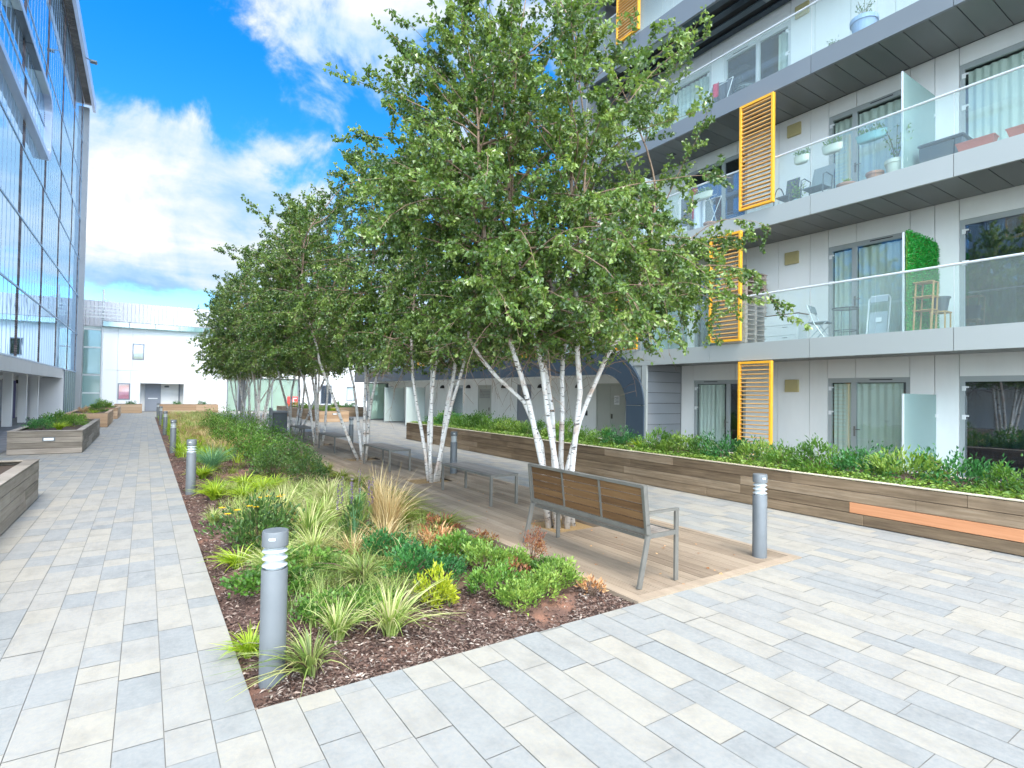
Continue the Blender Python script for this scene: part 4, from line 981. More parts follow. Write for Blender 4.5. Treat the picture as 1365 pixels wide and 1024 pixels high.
# ------------------------------------------------------------------ LEFT GLASS BUILDING
GX = -3.95
gb_ = empty('glass_office_building', (GX, 30, 0), 'tall office building with reflective glass curtain wall along the left side of the path', 'building')
levels = [2.78, 5.33, 7.93, 10.5, 13.15, 15.85, 18.5, 21.3]
strips = [10.6, 15.8, 21.0, 26.25, 31.4, 36.7, 41.9, 46.4]
b = MB(); fn = MB(); mu = MB(); pf = MB()
for li in range(len(levels)-1):
    z0, z1 = levels[li], levels[li+1]; off = (0, .12, -.1, .3, -.2, .1, 0)[li]
    ys_ = [6.0] + [s_ + off for s_ in strips] + [47.6]
    for a, e in zip(ys_[:-1], ys_[1:]):
        b.box(GX-.02, GX, a+.14+.45, e+.14, z0+.03, z1-.03, rnd.random())
        n = int((e-a-.6)/.72)
        for i in range(1, n+1): fn.box(GX+.001, GX+.006, a+.6+(e-a-.6)*i/(n+1)-.025, a+.6+(e-a-.6)*i/(n+1)+.025, z0+.03, z1-.03)
    for s_ in ys_[1:-1]:
        zz = z0+.04
        while zz < z1-.08: pf.box(GX-.02, GX+.012, s_+.15, s_+.58, zz, zz+.05, rnd.random()*.4+(.6 if int(zz*20) % 2 else 0)); zz += .085
    mu.box(GX-.01, GX+.025, 6.0, 47.6, z0-.03, z0+.03)
b.build('glass_panes', M['cw'], gb_); fn.add(mu.v, mu.f, 0); fn.build('glazing_grid', M['fin'], gb_); pf.build('perforated_strips', M['perf'], gb_)
MB().box(GX-9, GX-.12, 6.0, 47.6, 2.9, 21.2).build('office_core', M['dark'], gb_)
# full height glass at the far end (to the ground)
b = MB(); [b.box(GX-.02, GX, y+.03, y+1.07, .1, 2.72, rnd.random()) for y in np.arange(41.4, 47.2, 1.1)]; b.build('ground_glass', M['storeglass'], gb_)
b = MB(); [b.box(GX-.03, GX+.04, y-.03, y+.03, 0, 2.75) for y in np.arange(41.4, 47.7, 1.1)]; b.build('ground_mullions', M['mull'], gb_)
# far corner column and roof
MB().box(GX-.05, GX+.30, 47.65, 48.0, 0, 21.0).build('corner_column', M['column'], gb_)
b = MB(); y = 6.0
while y < 48: b.box(GX+.03, GX+.46, y, y+.16, 21.35, 21.4, rnd.random()); y += .2
b.build('ribbed_soffit', M['brownsof'], gb_)
MB().box(GX-9, GX+.62, 6, 48.3, 21.42, 21.75).build('roof', M['lav'], gb_)
MB().box(GX+.46, GX+.62, 6, 48.3, 21.0, 21.41).build('roof_edge', M['lav'], gb_)
b = MB(); b.tube([(GX+.6, 40.5, 21.0), (GX+.95, 40.5, 20.9)], .03, 6); b.bbox(GX+.8, GX+1.15, 40.35, 40.65, 20.8, 20.93, .03); b.build('floodlight', M['wire'], gb_)
# projecting rounded frame
def ring(y0, y1, z0, z1, rad, w, X0, X1):
    def path(d):
        P = []; yy0, yy1, zz0, zz1, rr_ = y0+d, y1-d, z0+d, z1-d, max(.05, rad-d)
        for (cy, cz, a0) in ((yy1-rr_, zz1-rr_, 0), (yy0+rr_, zz1-rr_, 90), (yy0+rr_, zz0+rr_, 180), (yy1-rr_, zz0+rr_, 270)):
            for k in range(9): a = R(a0+90*k/8); P.append((cy+rr_*math.cos(a), cz+rr_*math.sin(a)))
        return P
    A, B_ = path(0), path(w); n = len(A); b = MB()
    vs = [(X1, *p) for p in A]+[(X1, *p) for p in B_]+[(X0, *p) for p in A]+[(X0, *p) for p in B_]; fs = []
    for i in range(n):
        j = (i+1) % n; fs += [(i, j, n+j, n+i), (2*n+i, i, n+i, 3*n+i)][:1]; fs.append((2*n+i, 2*n+j, j, i)); fs.append((n+i, n+j, 3*n+j, 3*n+i))
    b.add(vs, fs); return b
(ring(7, 31.6, 11.5, 14.5, .8, .24, GX-.02, GX+.26).build('projecting_frame', M['lav'], gb_))
# base band with rounded end, recess wall, columns, doors
b = MB(); y = 6.0
while y < 40.2: b.box(GX-.06, GX+.02, y+.004, min(y+1.5, 40.3)-.004, 2.24, 2.74, rnd.random()); y += 1.5
N = 8
for i in range(N):
    a0, a1 = R(90*i/N), R(90*(i+1)/N); q = 1.0
    p0 = (GX+.02-q+q*math.cos(a0), 40.3+q*math.sin(a0)); p1 = (GX+.02-q+q*math.cos(a1), 40.3+q*math.sin(a1)); b.quad((p0[0], p0[1], 2.24), (p1[0], p1[1], 2.24), (p1[0], p1[1], 2.74), (p0[0], p0[1], 2.74))
b.build('base_band', M['band'], gb_)
b = MB(); [b.box(GX+.012, GX+.24, 7.5+i*2.1, 9.58+i*2.1, 14.235, 14.255, rnd.choice((.1,.4,.9))) for i in range(11)]; b.build('frame_soffit', M['soffitL'], gb_)
MB().box(-9, GX-.07, 6, 41.3, 2.30, 2.36).build('recess_ceiling', M['white'], gb_)
MB().box(-9, -6.0, 6, 41.3, 0, 2.29).build('recess_wall', M['whiteb'], gb_)
MB().box(-9, GX-.03, 41.32, 41.38, 0, 2.8).build('recess_end', M['whiteb'], gb_)
for i, y in enumerate((24.5, 28.0, 31.5, 35.0, 38.5)):
    MB().box(-5.05, -4.75, y, y+.3, 0, 2.3).build('column', M['whiteb'], gb_)
    b = MB().box(-6.0+.002, -5.95, y+1.1, y+2.1, 0, 2.05); b.build('door', M['doorD'] if i % 2 else M['purple'], gb_)
    MB().box(-6.0+.002, -5.9, y+2.3, y+2.6, 1.9, 2.1).build('wall_lamp', M['black'], gb_)

# ------------------------------------------------------------------ BACK BUILDING
BY = 50.0
bk = empty('white_building', (0, BY, 0), 'low white building with a grey door and ribbed roof ending the path', 'building')
b = MB()
holes = [(-.31, 2.5, 0, 2.13), (-.85, -.12, 3.88, 5.08), (-1.69, -.93, .88, 2.1)]
def ywall(b, x0, x1, z0, z1, holes, y0, y1, joints=()):
    holes = [h for h in holes if h[2] >= z0-.01 and h[3] <= z1+.01]
    xs_ = sorted(set([x0, x1]+[v for h in holes for v in h[:2] if x0 < v < x1]+[j for j in joints if x0 < j < x1]))
    for a, e in zip(xs_[:-1], xs_[1:]):
        hh = sorted([h for h in holes if h[0] <= a+1e-4 and h[1] >= e-1e-4], key=lambda h: h[2]); z = z0
        for h in hh:
            if h[2]-z > .02: b.box(a+.006, e-.006, y0, y1, z, h[2], rnd.random())
            z = h[3]
        if z1-z > .02: b.box(a+.006, e-.006, y0, y1, z, z1, rnd.random())
ywall(b, -2.66, 5.5, 0, 3.05, holes, BY, BY+.3, (-1.75, 2.9)); ywall(b, -2.66, 5.5, 3.064, 6.2, holes, BY, BY+.3, (-1.75, 2.9))
ywall(b, 11.1, 30, 0, 6.2, [(12.9, 13.9, .6, 2.3), (15.2, 16.0, .9, 2.2), (17.0, 18.3, .9, 2.2)], BY, BY+.3, (14.5, 19))
ywall(b, 5.5, 11.1, 2.75, 6.2, [], BY, BY+.3, (8.2,))
b.build('wall', M['whiteb'], bk); MB().box(-2.66, 30, BY+.9, BY+1.0, 0, 6.2).build('inner_wall', M['white'], bk)
MB().box(-.30, 2.49, BY+.301, BY+.9, 2.14, 2.2).build('porch_ceiling', M['white'], bk)
d = MB().box(0, 1.02, BY+.7, BY+.76, 0, 2.1).build('door', M['doorD'], bk); MB().box(.2, .82, BY+.68, BY+.7, .95, 1.02).build('letter_plate', M['plainwhite'], d)
MB().box(1.25, 1.55, BY+.85, BY+.9, 1.85, 1.98).build('wall_vent', M['wire'], bk); MB().box(2.2, 2.3, BY+.8, BY+.9, .3, 2.12).build('downpipe', M['doorD'], bk)
def bwin(x0, x1, z0, z1, pm, inner=None):
    f = MB(); w_ = .07; f.box(x0, x0+w_, BY-.02, BY+.1, z0, z1); f.box(x1-w_, x1, BY-.02, BY+.1, z0, z1); f.box(x0+w_, x1-w_, BY-.02, BY+.1, z1-w_, z1); f.box(x0+w_, x1-w_, BY-.02, BY+.1, z0, z0+w_)
    o = f.build('window', M['doorD'], bk); MB().box(x0+w_, x1-w_, BY+.05, BY+.06, z0+w_, z1-w_).build('pane', M[pm], o)
    if inner: MB().box(x0+w_, x1-w_, BY+.07, BY+.09, z0+w_, z1-w_).build('blind', M[inner], o)
    else: MB().box(x0+w_, x1-w_, BY+.3, BY+.32, z0+w_, z1-w_).build('room_lining', M['dark'], o)
bwin(-.85, -.12, 3.88, 5.08, 'paneD'); bwin(-1.69, -.93, .88, 2.1, 'pane', 'pink'); bwin(12.9, 13.9, .6, 2.3, 'paneD'); bwin(15.2, 16.0, .9, 2.2, 'pane', 'curtainW'); bwin(17.0, 18.3, .9, 2.2, 'paneD')
# glass canopy gutter, ribbed roof band
MB().box(-2.7, 30, BY-.35, BY+.4, 6.22, 6.58).build('glass_canopy', M['canopyglass'], bk)
b = MB(); [b.box(x, x+.06, BY-.36, BY-.352, 6.2, 6.62) for x in np.arange(-2.7, 30, 1.6)]; b.box(-2.7, 30, BY-.37, BY-.361, 6.585, 6.62); b.build('gutter_brackets', M['clad'], bk)
b = MB(); [b.box(x, x+.23, BY+1.0, BY+1.1, 6.3, 8.2, rnd.random()) for x in np.arange(-6.5, 30, .25)]; b.build('roof_cladding', M['roofclad'], bk)
MB().box(-6.5, 30, BY+1.11, BY+14, 0, 8.18).build('rear_block', M['whiteb'], bk)
# stair tower of glass at its left end
tw = MB(); 
for (z0, z1) in ((.1, 1.3), (1.4, 2.6), (2.75, 4.6), (4.7, 5.9)): tw.box(-3.75, -2.75, BY-.02, BY, z0, z1, rnd.random())
tw.build('tower_glass', M['canopyglass'], bk); MB().box(-3.8, -2.7, BY+.3, BY+.4, 0, 6.2).build('tower_lining', M['frost'], bk)
b = MB(); [b.box(-3.8, -2.7, BY-.05, BY-.021, z, z+.09) for z in (0, 1.31, 2.61, 4.61, 5.91)]; b.build('tower_frame', M['framew'], bk)
MB().box(-3.3, -2.95, BY+.1, BY+.2, 2.8, 4.4).build('tower_door', M['dark'], bk)
b = MB(); b.tube([(-2.68, BY-.1, 0), (-2.68, BY-.1, 8.9)], .07, 8); b.build('mast', M['framew'], bk)
b = MB(); [b.box(-4.2, -1.6, BY-.35, BY-.3, z, z+.1) for z in (6.8, 7.05, 7.3, 7.55)]; b.bar((-2.6, BY-.3, 8.2), (-1.4, BY-.3, 7.5), .06, .06); b.build('sun_louvres', M['framew'], bk)
# shop glazing
b = MB()
for (x0, x1) in ((5.6, 6.3), (6.95, 8.9), (8.98, 11.0)): b.box(x0, x1, BY+.1, BY+.12, .05, 2.65)
b.build('shop_glass', M['storeglass'], bk)
b = MB(); [b.box(x, x+.07, BY+.06, BY+.16, 0, 2.7) for x in (5.52, 6.31, 6.87, 8.91, 11.02)]; b.build('shop_frame', M['doorD'], bk); MB().box(6.4, 6.85, BY+.2, BY+.25, 0, 2.6).build('open_doorway', M['dark'], bk)
r = empty('red_sign', (10.6, BY-.2, 0), 'red and white board with a white letter beside the far shop glass', 'sign')
MB().box(10.1, 10.95, BY-.25, BY-.2, .32, 1.25).build('board', M['red'], r); MB().box(10.1, 10.95, BY-.25, BY-.2, .0, .315).build('lower_board', M['plainwhite'], r)
b = MB(); b.box(10.55, 10.63, BY-.262, BY-.252, .45, 1.13); [b.box(10.631, 10.85, BY-.262, BY-.252, z, z+.08) for z in (.45, .75, 1.05)]; b.build('letter', M['plainwhite'], r)

# ------------------------------------------------------------------ BIRCH TREES
def birch(name, seed, cx, cy, stems, R0, ztop, zc, leafn, leafL, label, group, twigs=True, zlow=2.15, dens=1.0, parts=True, lean=0.0):
    g = np.random.default_rng(seed); root = empty(name, (cx, cy, 0), label, 'tree', group)
    br = MB(); LP, LD, LT = [], [], []
    def env(z):
        if z < zc: t = (z-zlow)/(zc-zlow); return R0*(.62+.38*max(0, t)**.6)
        t = (z-zc)/(ztop-zc); return R0*max(.08, (1-t**1.25))**.85
    for si, pts in enumerate(stems):
        pts = [np.array(p, float) for p in pts]; r_0 = .035 if len(pts) > 4 else .027
        d = unit(pts[-1]-pts[-2]); tgt = ztop*g.uniform(.86, 1.0); p = pts[-1].copy()
        while p[2] < tgt:
            out = np.array([p[0]-cx-lean*max(0, p[2]-3.6), p[1]-cy, 0]); ro = np.linalg.norm(out); lim = env(p[2])*.62
            d = unit(d*.8 + np.array([0, 0, .26]) + g.normal(0, .09, 3) - (out/(ro+1e-6))*(.25 if ro > lim else -.04)); p = p + d*.3; pts.append(p.copy())
        n = len(pts); rad = [r_0*(1.12-.98*(i/(n-1))**.9) for i in range(n)]
        sub = MB(); sub.tube([tuple(q) for q in pts], [max(.004, q) for q in rad], 9)
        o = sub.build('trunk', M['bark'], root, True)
        # branches
        arr = np.array(pts); seg = np.linalg.norm(np.diff(arr, axis=0), axis=1); cum = np.concatenate([[0], np.cumsum(seg)])
        s_ = 0; az = g.uniform(0, 6.28)
        while s_ < cum[-1]:
            s_ += g.uniform(.07, .17)/dens; az += 2.4 + g.normal(0, .5)
            if s_ >= cum[-1]: break
            q = np.array([np.interp(s_, cum, arr[:, k]) for k in range(3)])
            if q[2] < 1.95 or (q[2] > zc+.9 and g.uniform() < .58): continue
            oa = math.atan2(q[1]-cy, q[0]-cx); a = az if g.uniform() < .45 else oa + g.normal(0, .8)
            up = .55 if q[2] < zc else .9
            dd = unit(np.array([math.cos(a), math.sin(a), up*g.uniform(.3, 1.3)]))
            E = env(q[2]+.4); o_ = np.array([q[0]-cx-lean*max(0, q[2]-3.6), q[1]-cy]); proj = o_@dd[:2]
            ln = max(.25, (E*g.uniform(.72, 1.06) - max(-.6, proj)) * .95)
            if q[2] < 2.3: ln *= .6
            if q[2] > zc+.3 and g.uniform() < .16: dd = unit(dd*.6+np.array([0, 0, 1.0])); ln = ln*.5+.7
            ln = min(ln, 2.9); m_ = max(3, int(ln/.22)); bp = [q]; dcur = dd.copy()
            for j in range(m_):
                dcur = unit(dcur + g.normal(0, .11, 3) + np.array([0, 0, -.035*j*(1.2 if q[2] < zc else .35)])); bp.append(bp[-1]+dcur*ln/m_)
            br.tube([tuple(x) for x in bp], [max(.0025, .013*(ln/2)**.6*(1-j/(m_+1))) for j in range(m_+1)], 4, cap=False)
            ba = np.array(bp); bs = np.linspace(0, 1, m_+1); t = g.uniform(.12, .3)
            while t < 1.001:
                c = np.array([np.interp(t, bs, ba[:, k]) for k in range(3)]); tl = g.uniform(.22, .52)*(1.05-.3*t)
                ta = g.uniform(0, 6.28); td = unit(dcur*.7 + np.array([math.cos(ta), math.sin(ta), g.uniform(-.5, .7)]))
                k_ = 6; tp = [c]
                for j in range(k_): td = unit(td + np.array([0, 0, -.09 if c[2] < zc+.8 else .05]) + g.normal(0, .1, 3)); tp.append(tp[-1]+td*tl/k_)
                if twigs: br.tube([tuple(tp[0]), tuple(tp[3]), tuple(tp[-1])], [.003, .0022, .0012], 3, cap=False)
                ta_ = np.array(tp); nl = int(leafn*g.uniform(.7, 1.3)); u = g.uniform(.05, 1.03, nl)
                P = np.stack([np.interp(u*k_, np.arange(k_+1), ta_[:, k]) for k in range(3)], 1) + g.normal(0, .012, (nl, 3))
                D = unit(g.normal(0, .8, (nl, 3)) + td*.5 + np.array([0, 0, -.45]))
                LP.append(P + D*.012); LD.append(D); LT.append(np.full(nl, g.uniform(.12, .78)) + g.normal(0, .16, nl))
                t += g.uniform(.07, .13)/max(.4, ln/1.6)/dens**.5
    br.build('branches', M['twig'], root, True)
    P = np.concatenate(LP); D = np.concatenate(LD); T = np.clip(np.concatenate(LT), 0, 1); n = len(P)
    ok = P[:, 2] > zlow-.25+g.uniform(-.25, .15, n)*(1+0*P[:, 2]); P, D, T = P[ok], D[ok], T[ok]; n = len(P)
    N = unit(g.normal(0, 1, (n, 3)) + np.array([0, 0, .5])); L = leafL*g.uniform(.65, 1.15, n)
    leafobj('crown', P, D, N, L, L*.78, T, M['leaf'], root, world=True)
    print('TREE', name, n)
    return root
# nearest tree: its stems follow the ones in view
S1 = {'a': [(4.42,-.02),(4.21,.85),(3.94,1.56),(3.76,1.94),(3.53,2.36)], 'b': [(4.49,-.02),(4.42,.81),(4.25,1.4),(4.1,2.06),(3.94,2.44)], 'c': [(4.52,-.04),(4.45,1.05),(4.21,1.61),(3.82,1.94)],
      'd': [(4.54,-.02),(4.52,.84),(4.53,1.48),(4.43,2.1),(4.56,2.57)], 'e': [(4.62,-.02),(4.57,.83),(4.54,1.75),(4.41,2.2),(4.32,2.55)], 'f': [(4.73,-.03),(4.68,.83),(4.72,1.4),(4.73,1.89),(4.76,2.25),(4.84,2.59)], 'g': [(4.78,-.03),(4.65,.75),(4.83,1.37),(4.97,1.67),(5.3,2.28),(5.49,2.49)]}
yo = {'a': (5.74, -.28), 'b': (5.66, -.15), 'c': (5.82, .30), 'd': (5.70, .22), 'e': (5.60, -.42), 'f': (5.78, .15), 'g': (5.68, -.1)}
st = []
for k, p in S1.items():
    y0, dy = yo[k]; sc_ = 1.0
    st.append([((x-4.6)*(y0+dy*z/2.4)/5.72 + 4.6, y0+dy*z/2.4, z if z > 0 else -.03) for (x, z) in p])
birch('birch_tree', 3, 4.6, 5.72, st, 2.92, 6.85, 3.9, 48, .055, 'nearest multi-stemmed white birch with a full green crown, rising behind the bench with a back', 'birches along the deck', dens=1.4, zlow=2.6, lean=-.44)
def rstems(seed, n, sp=.30):
    g = np.random.default_rng(seed); out = []
    for i in range(n):
        a = i*6.283/n + g.normal(0, .35); r_ = g.uniform(.06, .16); q = np.array([math.cos(a)*r_, math.sin(a)*r_, -.03]); P = [q]
        l = g.uniform(.12, sp)*(1 if g.uniform() > .2 else 1.7); d = np.array([math.cos(a)*l, math.sin(a)*l, 1.])
        for j in range(5): d = d + g.normal(0, .06, 3)*np.array([1, 1, 0]); P.append(P[-1] + unit(d)*.52)
        out.append([tuple(p) for p in P])
    return out
pb = park(birch('birch_tree', 21, 0, 0, rstems(8, 6), 2.95, 7.4, 4.1, 38, .066, None, None, dens=1.1, zlow=2.55))
pc = park(birch('birch_tree', 57, 0, 0, rstems(15, 5, .36), 2.85, 7.5, 4.2, 36, .067, None, None, dens=1.1, zlow=2.55))
tl = [(pb, 4.70, 9.92, 0.4, 'second birch along the deck, its pale stems rising beside the nearest backless bench'),
      (pc, 4.66, 13.85, 1.9, 'third birch along the deck, between the second and third backless benches'),
      (pb, 4.68, 18.17, 2.6, 'fourth birch along the deck, between the third and farthest backless benches'),
      (pc, 4.76, 21.85, 4.4, 'fifth birch along the deck, just before the litter bin'),
      (pb, 4.85, 30.2, 5.2, 'first birch beyond the end of the deck, past the litter bin'),
      (pc, 4.9, 34.4, 0.2, 'second birch beyond the end of the deck, past the litter bin'),
      (pb, 5.0, 38.6, 1.2, 'farthest birch of the row, nearest the shop glass')]
for (p, x, y, rz, lb) in tl: put(p, x, y, 0, lb, 'tree', 'birches along the deck', rz, 1.0 if y < 12 else (1.04 if y < 20 else 1.12))

# ------------------------------------------------------------------ PLANTS OF THE BED
def G(*a, **k): return park(grass(*a, **k))
gA = G('arching_grass', 1, 150, .50, .42, .95, .013, M['gcream'], lean=(.3, -.25))
gA2 = G('arching_grass', 2, 130, .46, .46, 1.05, .012, M['gpurple'], lean=(-.45, -.2))
gL = G('lime_grass', 3, 170, .38, .40, 1.1, .018, M['glime'])
gL2 = G('lime_grass', 4, 150, .34, .38, 1.2, .017, M['glime'])
gS = G('straw_grass', 5, 170, .85, .35, .75, .009, M['gstraw'], lean=(.35, -.1), tonelo=.1)
gS2 = G('straw_grass', 6, 140, .55, .45, 1.2, .009, M['gstraw'], lean=(.2, -.2))
gM = G('arching_grass', 7, 190, .52, .50, 1.15, .010, M['gcream'], tonelo=.35)
gO = G('sedge', 8, 240, .42, .46, 1.35, .009, M['golive'], lean=(.35, -.35))
gO2 = G('sedge', 9, 220, .34, .42, 1.3, .010, M['golive'], lean=(.1, -.3))
gT = G('fescue', 10, 420, .62, .60, .85, .006, M['gteal'])
sE = park(shrub('leafy_shrub', 20, 900, .20, .20, .24, .042, .018, 'lteal', 24, .35, 8))
sE2 = park(shrub('leafy_shrub', 21, 1100, .24, .22, .26, .042, .019, 'lbright', 22, .3, 8))
sE3 = park(shrub('leafy_shrub', 22, 950, .21, .21, .24, .042, .019, 'lmid', 22, .3, 8))
sF = park(shrub('golden_shrub', 23, 700, .15, .17, .30, .05, .018, 'llime', 26, .3, 6))
sO = park(shrub('withered_plant', 24, 170, .15, .15, .20, .06, .02, 'lorange', 16, .3, 8))
sR = park(shrub('rusty_plant', 25, 150, .17, .17, .14, .045, .02, 'lred', 16, .35, 8))
sG = park(shrub('coneflower', 26, 1600, .40, .40, .42, .055, .026, 'ldark', 30, .3, 12, shell=.5))
sL = park(shrub('geranium', 27, 1100, .32, .32, .16, .036, .034, 'lmid', 44, .3, 8))
sI = park(shrub('rose_bush', 28, 1700, .52, .52, .85, .050, .032, 'lmid', 50, .26, 16, shell=.4))
sI2 = park(shrub('rose_bush', 29, 1700, .45, .5, .62, .046, .028, 'ldark', 44, .28, 20, shell=.5))
sJ = park(shrub('conifer_shrub', 30, 620, .17, .17, .36, .035, .012, 'lred', 20, .3, 8))
def salvia():
    r = grass('stem_', 31, 14, .62, .12, .1, .012, M['lteal'].copy() if False else M['gteal']); root = empty('salvia', (0, 0, 0)); r.name = 'stems'; r.parent = root
    b = MB(); g = np.random.default_rng(9); P, D = [], []
    for i in range(6):
        a = g.uniform(0, 6.28); a = i*1.05; e = np.array([math.cos(a)*.17, math.sin(a)*.17, g.uniform(.55, .78)]); b.tube([(0, 0, 0), tuple(e*np.array([.6, .6, .5])), tuple(e)], .004, 4)
        n = 60; t = g.uniform(0, 1, n); az = g.uniform(0, 6.28, n); P.append(e[None, :]*np.ones((n, 1)) + np.stack([0*t, 0*t, -t*.26], 1)); D.append(unit(np.stack([np.cos(az), np.sin(az), 0*az+.4], 1)))
    P = np.concatenate(P); D = np.concatenate(D); leafobj('flower_spikes', P, D, np.roll(D, 1, 1), .016, .012, g.uniform(0, 1, len(P)), M['violet'], root); b.build('stalks', M['stem'], root)
    n = 260; P2, d2, c2, k2 = shrub_pts(g, n, .16, .16, .38, 14); leafobj('foliage', P2, d2, unit(g.normal(0, .5, (n, 3))+np.array([0, 0, 1])), .08, .02, g.uniform(0, 1, n), M['ldark'], root)
    return root
sK = park(salvia())
BEDPL = [
 (gA2, .86, 3.43, .95, 'purple tipped arching grass clump leaning against the nearest bollard', 'grass', 0),
 (gL, .60, 3.92, .62, 'small green strap-leaved clump at the path edge just behind the nearest bollard', 'grass', 0),
 (gA, 1.46, 3.68, 1.0, 'green and cream arching grass near the front edge of the bed, right of the nearest bollard', 'grass', 0),
 (gA2, 1.62, 4.75, .9, 'purple-green grass clump standing behind the cream striped one in the front of the bed', 'grass', .3),
 (gA, 1.12, 3.78, .75, 'short striped grass tuft between the nearest bollard and the larger arching clump', 'grass', 1.1),
 (sL, 1.25, 4.2, .95, 'low round-leaved geranium patch behind the front grasses', 'plant', 0),
 (sL, 1.52, 4.30, .7, 'small geranium patch tucked under the striped grass', 'plant', 1),
 (sL, 1.25, 5.35, 1.1, 'broad geranium patch in the middle of the bed, left of the tall straw grass', 'plant', 2),
 (sL, .92, 4.95, .9, 'geranium patch with pale flowers left of the middle, behind the nearest bollard', 'plant', 3),
 (sL, 1.95, 4.95, .5, 'tiny geranium patch beside the front teal shrub', 'plant', 3),
 (gM, .98, 5.3, .75, 'dry cream grass clump behind the geraniums on the path side', 'grass', 1),
 (gM, 1.45, 5.75, .85, 'cream grass clump in front of the violet flower spikes', 'grass', 2),
 (gA, 1.55, 6.35, 1.15, 'bright green and cream grass clump left of the violet flower spikes', 'grass', 1.6),
 (gM, 1.95, 7.2, 1.1, 'large pale variegated grass clump behind the violet flower spikes', 'grass', 0),
 (gM, 1.55, 7.7, 1.05, 'pale variegated grass clump beside the yellow flowered plant', 'grass', 3),
 (gM, 2.3, 8.3, 1.0, 'pale variegated grass clump farther back in the middle of the bed', 'grass', 4),
 (sG, 1.02, 6.35, 1.0, 'dark leafy coneflower clump with yellow blooms beside the path', 'plant', 0),
 (gL2, .78, 5.85, .75, 'upright green grass tuft in front of the yellow flowered plant', 'grass', 0),
 (gA, .75, 7.9, .6, 'lone small grass tuft on the bare mulch between the first two bollards', 'grass', 0),
 (sK, 1.98, 6.1, 1.0, 'salvia with violet flower spikes in the middle of the bed', 'plant', 0),
 (gS, 2.32, 5.95, 1.0, 'tall straw-coloured feather grass beside the violet flower spikes', 'grass', 0),
 (gS, 2.50, 6.8, .95, 'tall straw-coloured feather grass just behind the first one', 'grass', 1.1),
 (gS2, 2.12, 5.55, 1.0, 'low drooping straw grass at the foot of the tall feather grass', 'grass', 0),
 (gS2, 1.75, 5.45, .8, 'withered straw grass tuft left of the tall feather grass', 'grass', 2),
 (sR, 1.4, 6.9, 1.2, 'rusty brown dried plant between the yellow flowers and the pale grasses', 'plant', 0),
 (sR, 1.15, 5.75, .8, 'small rusty dried plant in front of the yellow flowered plant', 'plant', 1),
 (gO, 2.72, 6.55, .95, 'olive sedge mound beside the tall straw grass, on the deck side', 'sedge', 0),
 (gO, 3.02, 7.2, .85, 'olive sedge mound at the deck edge, behind the straw grass', 'sedge', .6),
 (gO2, 3.18, 6.3, .85, 'drooping olive sedge closest to the nearest backless bench', 'sedge', .9),
 (sR, 2.95, 5.95, 1.25, 'rusty brown dried plant between the sedges and the withered orange one', 'plant', 2),
 (sO, 2.58, 5.32, 1.15, 'withered bright orange plant in the middle of the front shrubs', 'plant', 0),
 (sE, 2.06, 5.28, 1.1, 'blue-green leafy shrub just right of the low straw grass', 'shrub', 0),
 (sE, 2.02, 4.62, 1.15, 'blue-green leafy shrub behind the lime yellow one', 'shrub', 1),
 (sE, 2.25, 4.4, .85, 'small blue-green shrub touching the lime yellow one', 'shrub', 2.3),
 (sF, 1.92, 3.92, 1.0, 'lime yellow tufted shrub standing alone near the front mulch', 'shrub', 0),
 (sE3, 2.58, 4.85, 1.1, 'mid green leafy shrub left of the feathery bright one', 'shrub', 0),
 (gO2, 2.95, 5.25, .6, 'small olive tuft behind the bright green shrubs', 'sedge', 1),
 (sE2, 2.68, 4.42, 1.1, 'pale bright green feathery shrub in the middle of the front group', 'shrub', 0),
 (sE2, 2.95, 4.35, .9, 'bright green shrub with rusty leaves behind it, centre of the front group', 'shrub', 1.4),
 (sE3, 2.42, 3.88, 1.05, 'dense mid green shrub at the front left of the bright group', 'shrub', 2),
 (sE2, 2.50, 3.58, .85, 'lime green shrub nearest the stone paving in front', 'shrub', 2.4),
 (sE2, 2.74, 3.70, .9, 'bright green shrub in front, second from the paving corner', 'shrub', 3.3),
 (sE2, 3.02, 3.78, .95, 'bright green shrub by the deck, in front of the bench leg', 'shrub', 4),
 (sE3, 3.15, 4.05, .8, 'mid green shrub below the reddish conifer at the deck edge', 'shrub', 5),
 (sJ, 3.20, 4.42, 1.0, 'reddish upright conifer-like shrub overhanging the deck edge', 'shrub', 0),
 (sR, 2.85, 4.15, 1.1, 'rusty dried plant hidden among the bright green shrubs', 'plant', 3),
 (sO, 3.16, 3.50, .8, 'withered tan plant in the near right corner of the bed', 'plant', 2),
 (sR, 3.25, 5.4, .9, 'rusty dried sprigs at the deck edge behind the bench', 'plant', 4),
]
for (p, x, y, s, lb, cat, rz) in BEDPL:
    put(p, x, y, soil_z(x, y)+.0, lb, cat, None, rz, s*(1.15 if y > 4.6 else 1.0))
# yellow flowers
g = np.random.default_rng(4); r = empty('yellow_flowers', (1.02, 6.35, .3), 'yellow daisy blooms held over the dark coneflower clump', 'flowers')
r.name = 'daisy_blooms'
spots = [(.72, 6.2, .46), (.80, 6.15, .5), (.92, 6.2, .52), (.98, 6.22, .5), (1.15, 6.5, .55), (1.28, 6.6, .52), (.7, 6.5, .47), (1.1, 6.75, .5), (1.35, 6.8, .5)]
for (x, y, z) in spots:
    n = 12; az = np.arange(n)*6.283/n; D = np.stack([np.cos(az), np.sin(az), 0*az+.15], 1)
    leafobj('bloom', np.tile([x, y, z], (n, 1)), unit(D), np.tile([0, 0, 1.], (n, 1))+.01, .038, .016, g.uniform(0, 1, n), M['yellow'], r, world=True)
b = MB(); [b.tube([(x*.7+1.02*.3, y*.7+6.35*.3, .1), (x, y, z)], .003, 4) for x, y, z in spots]; b.build('stalks', M['stem'], r)
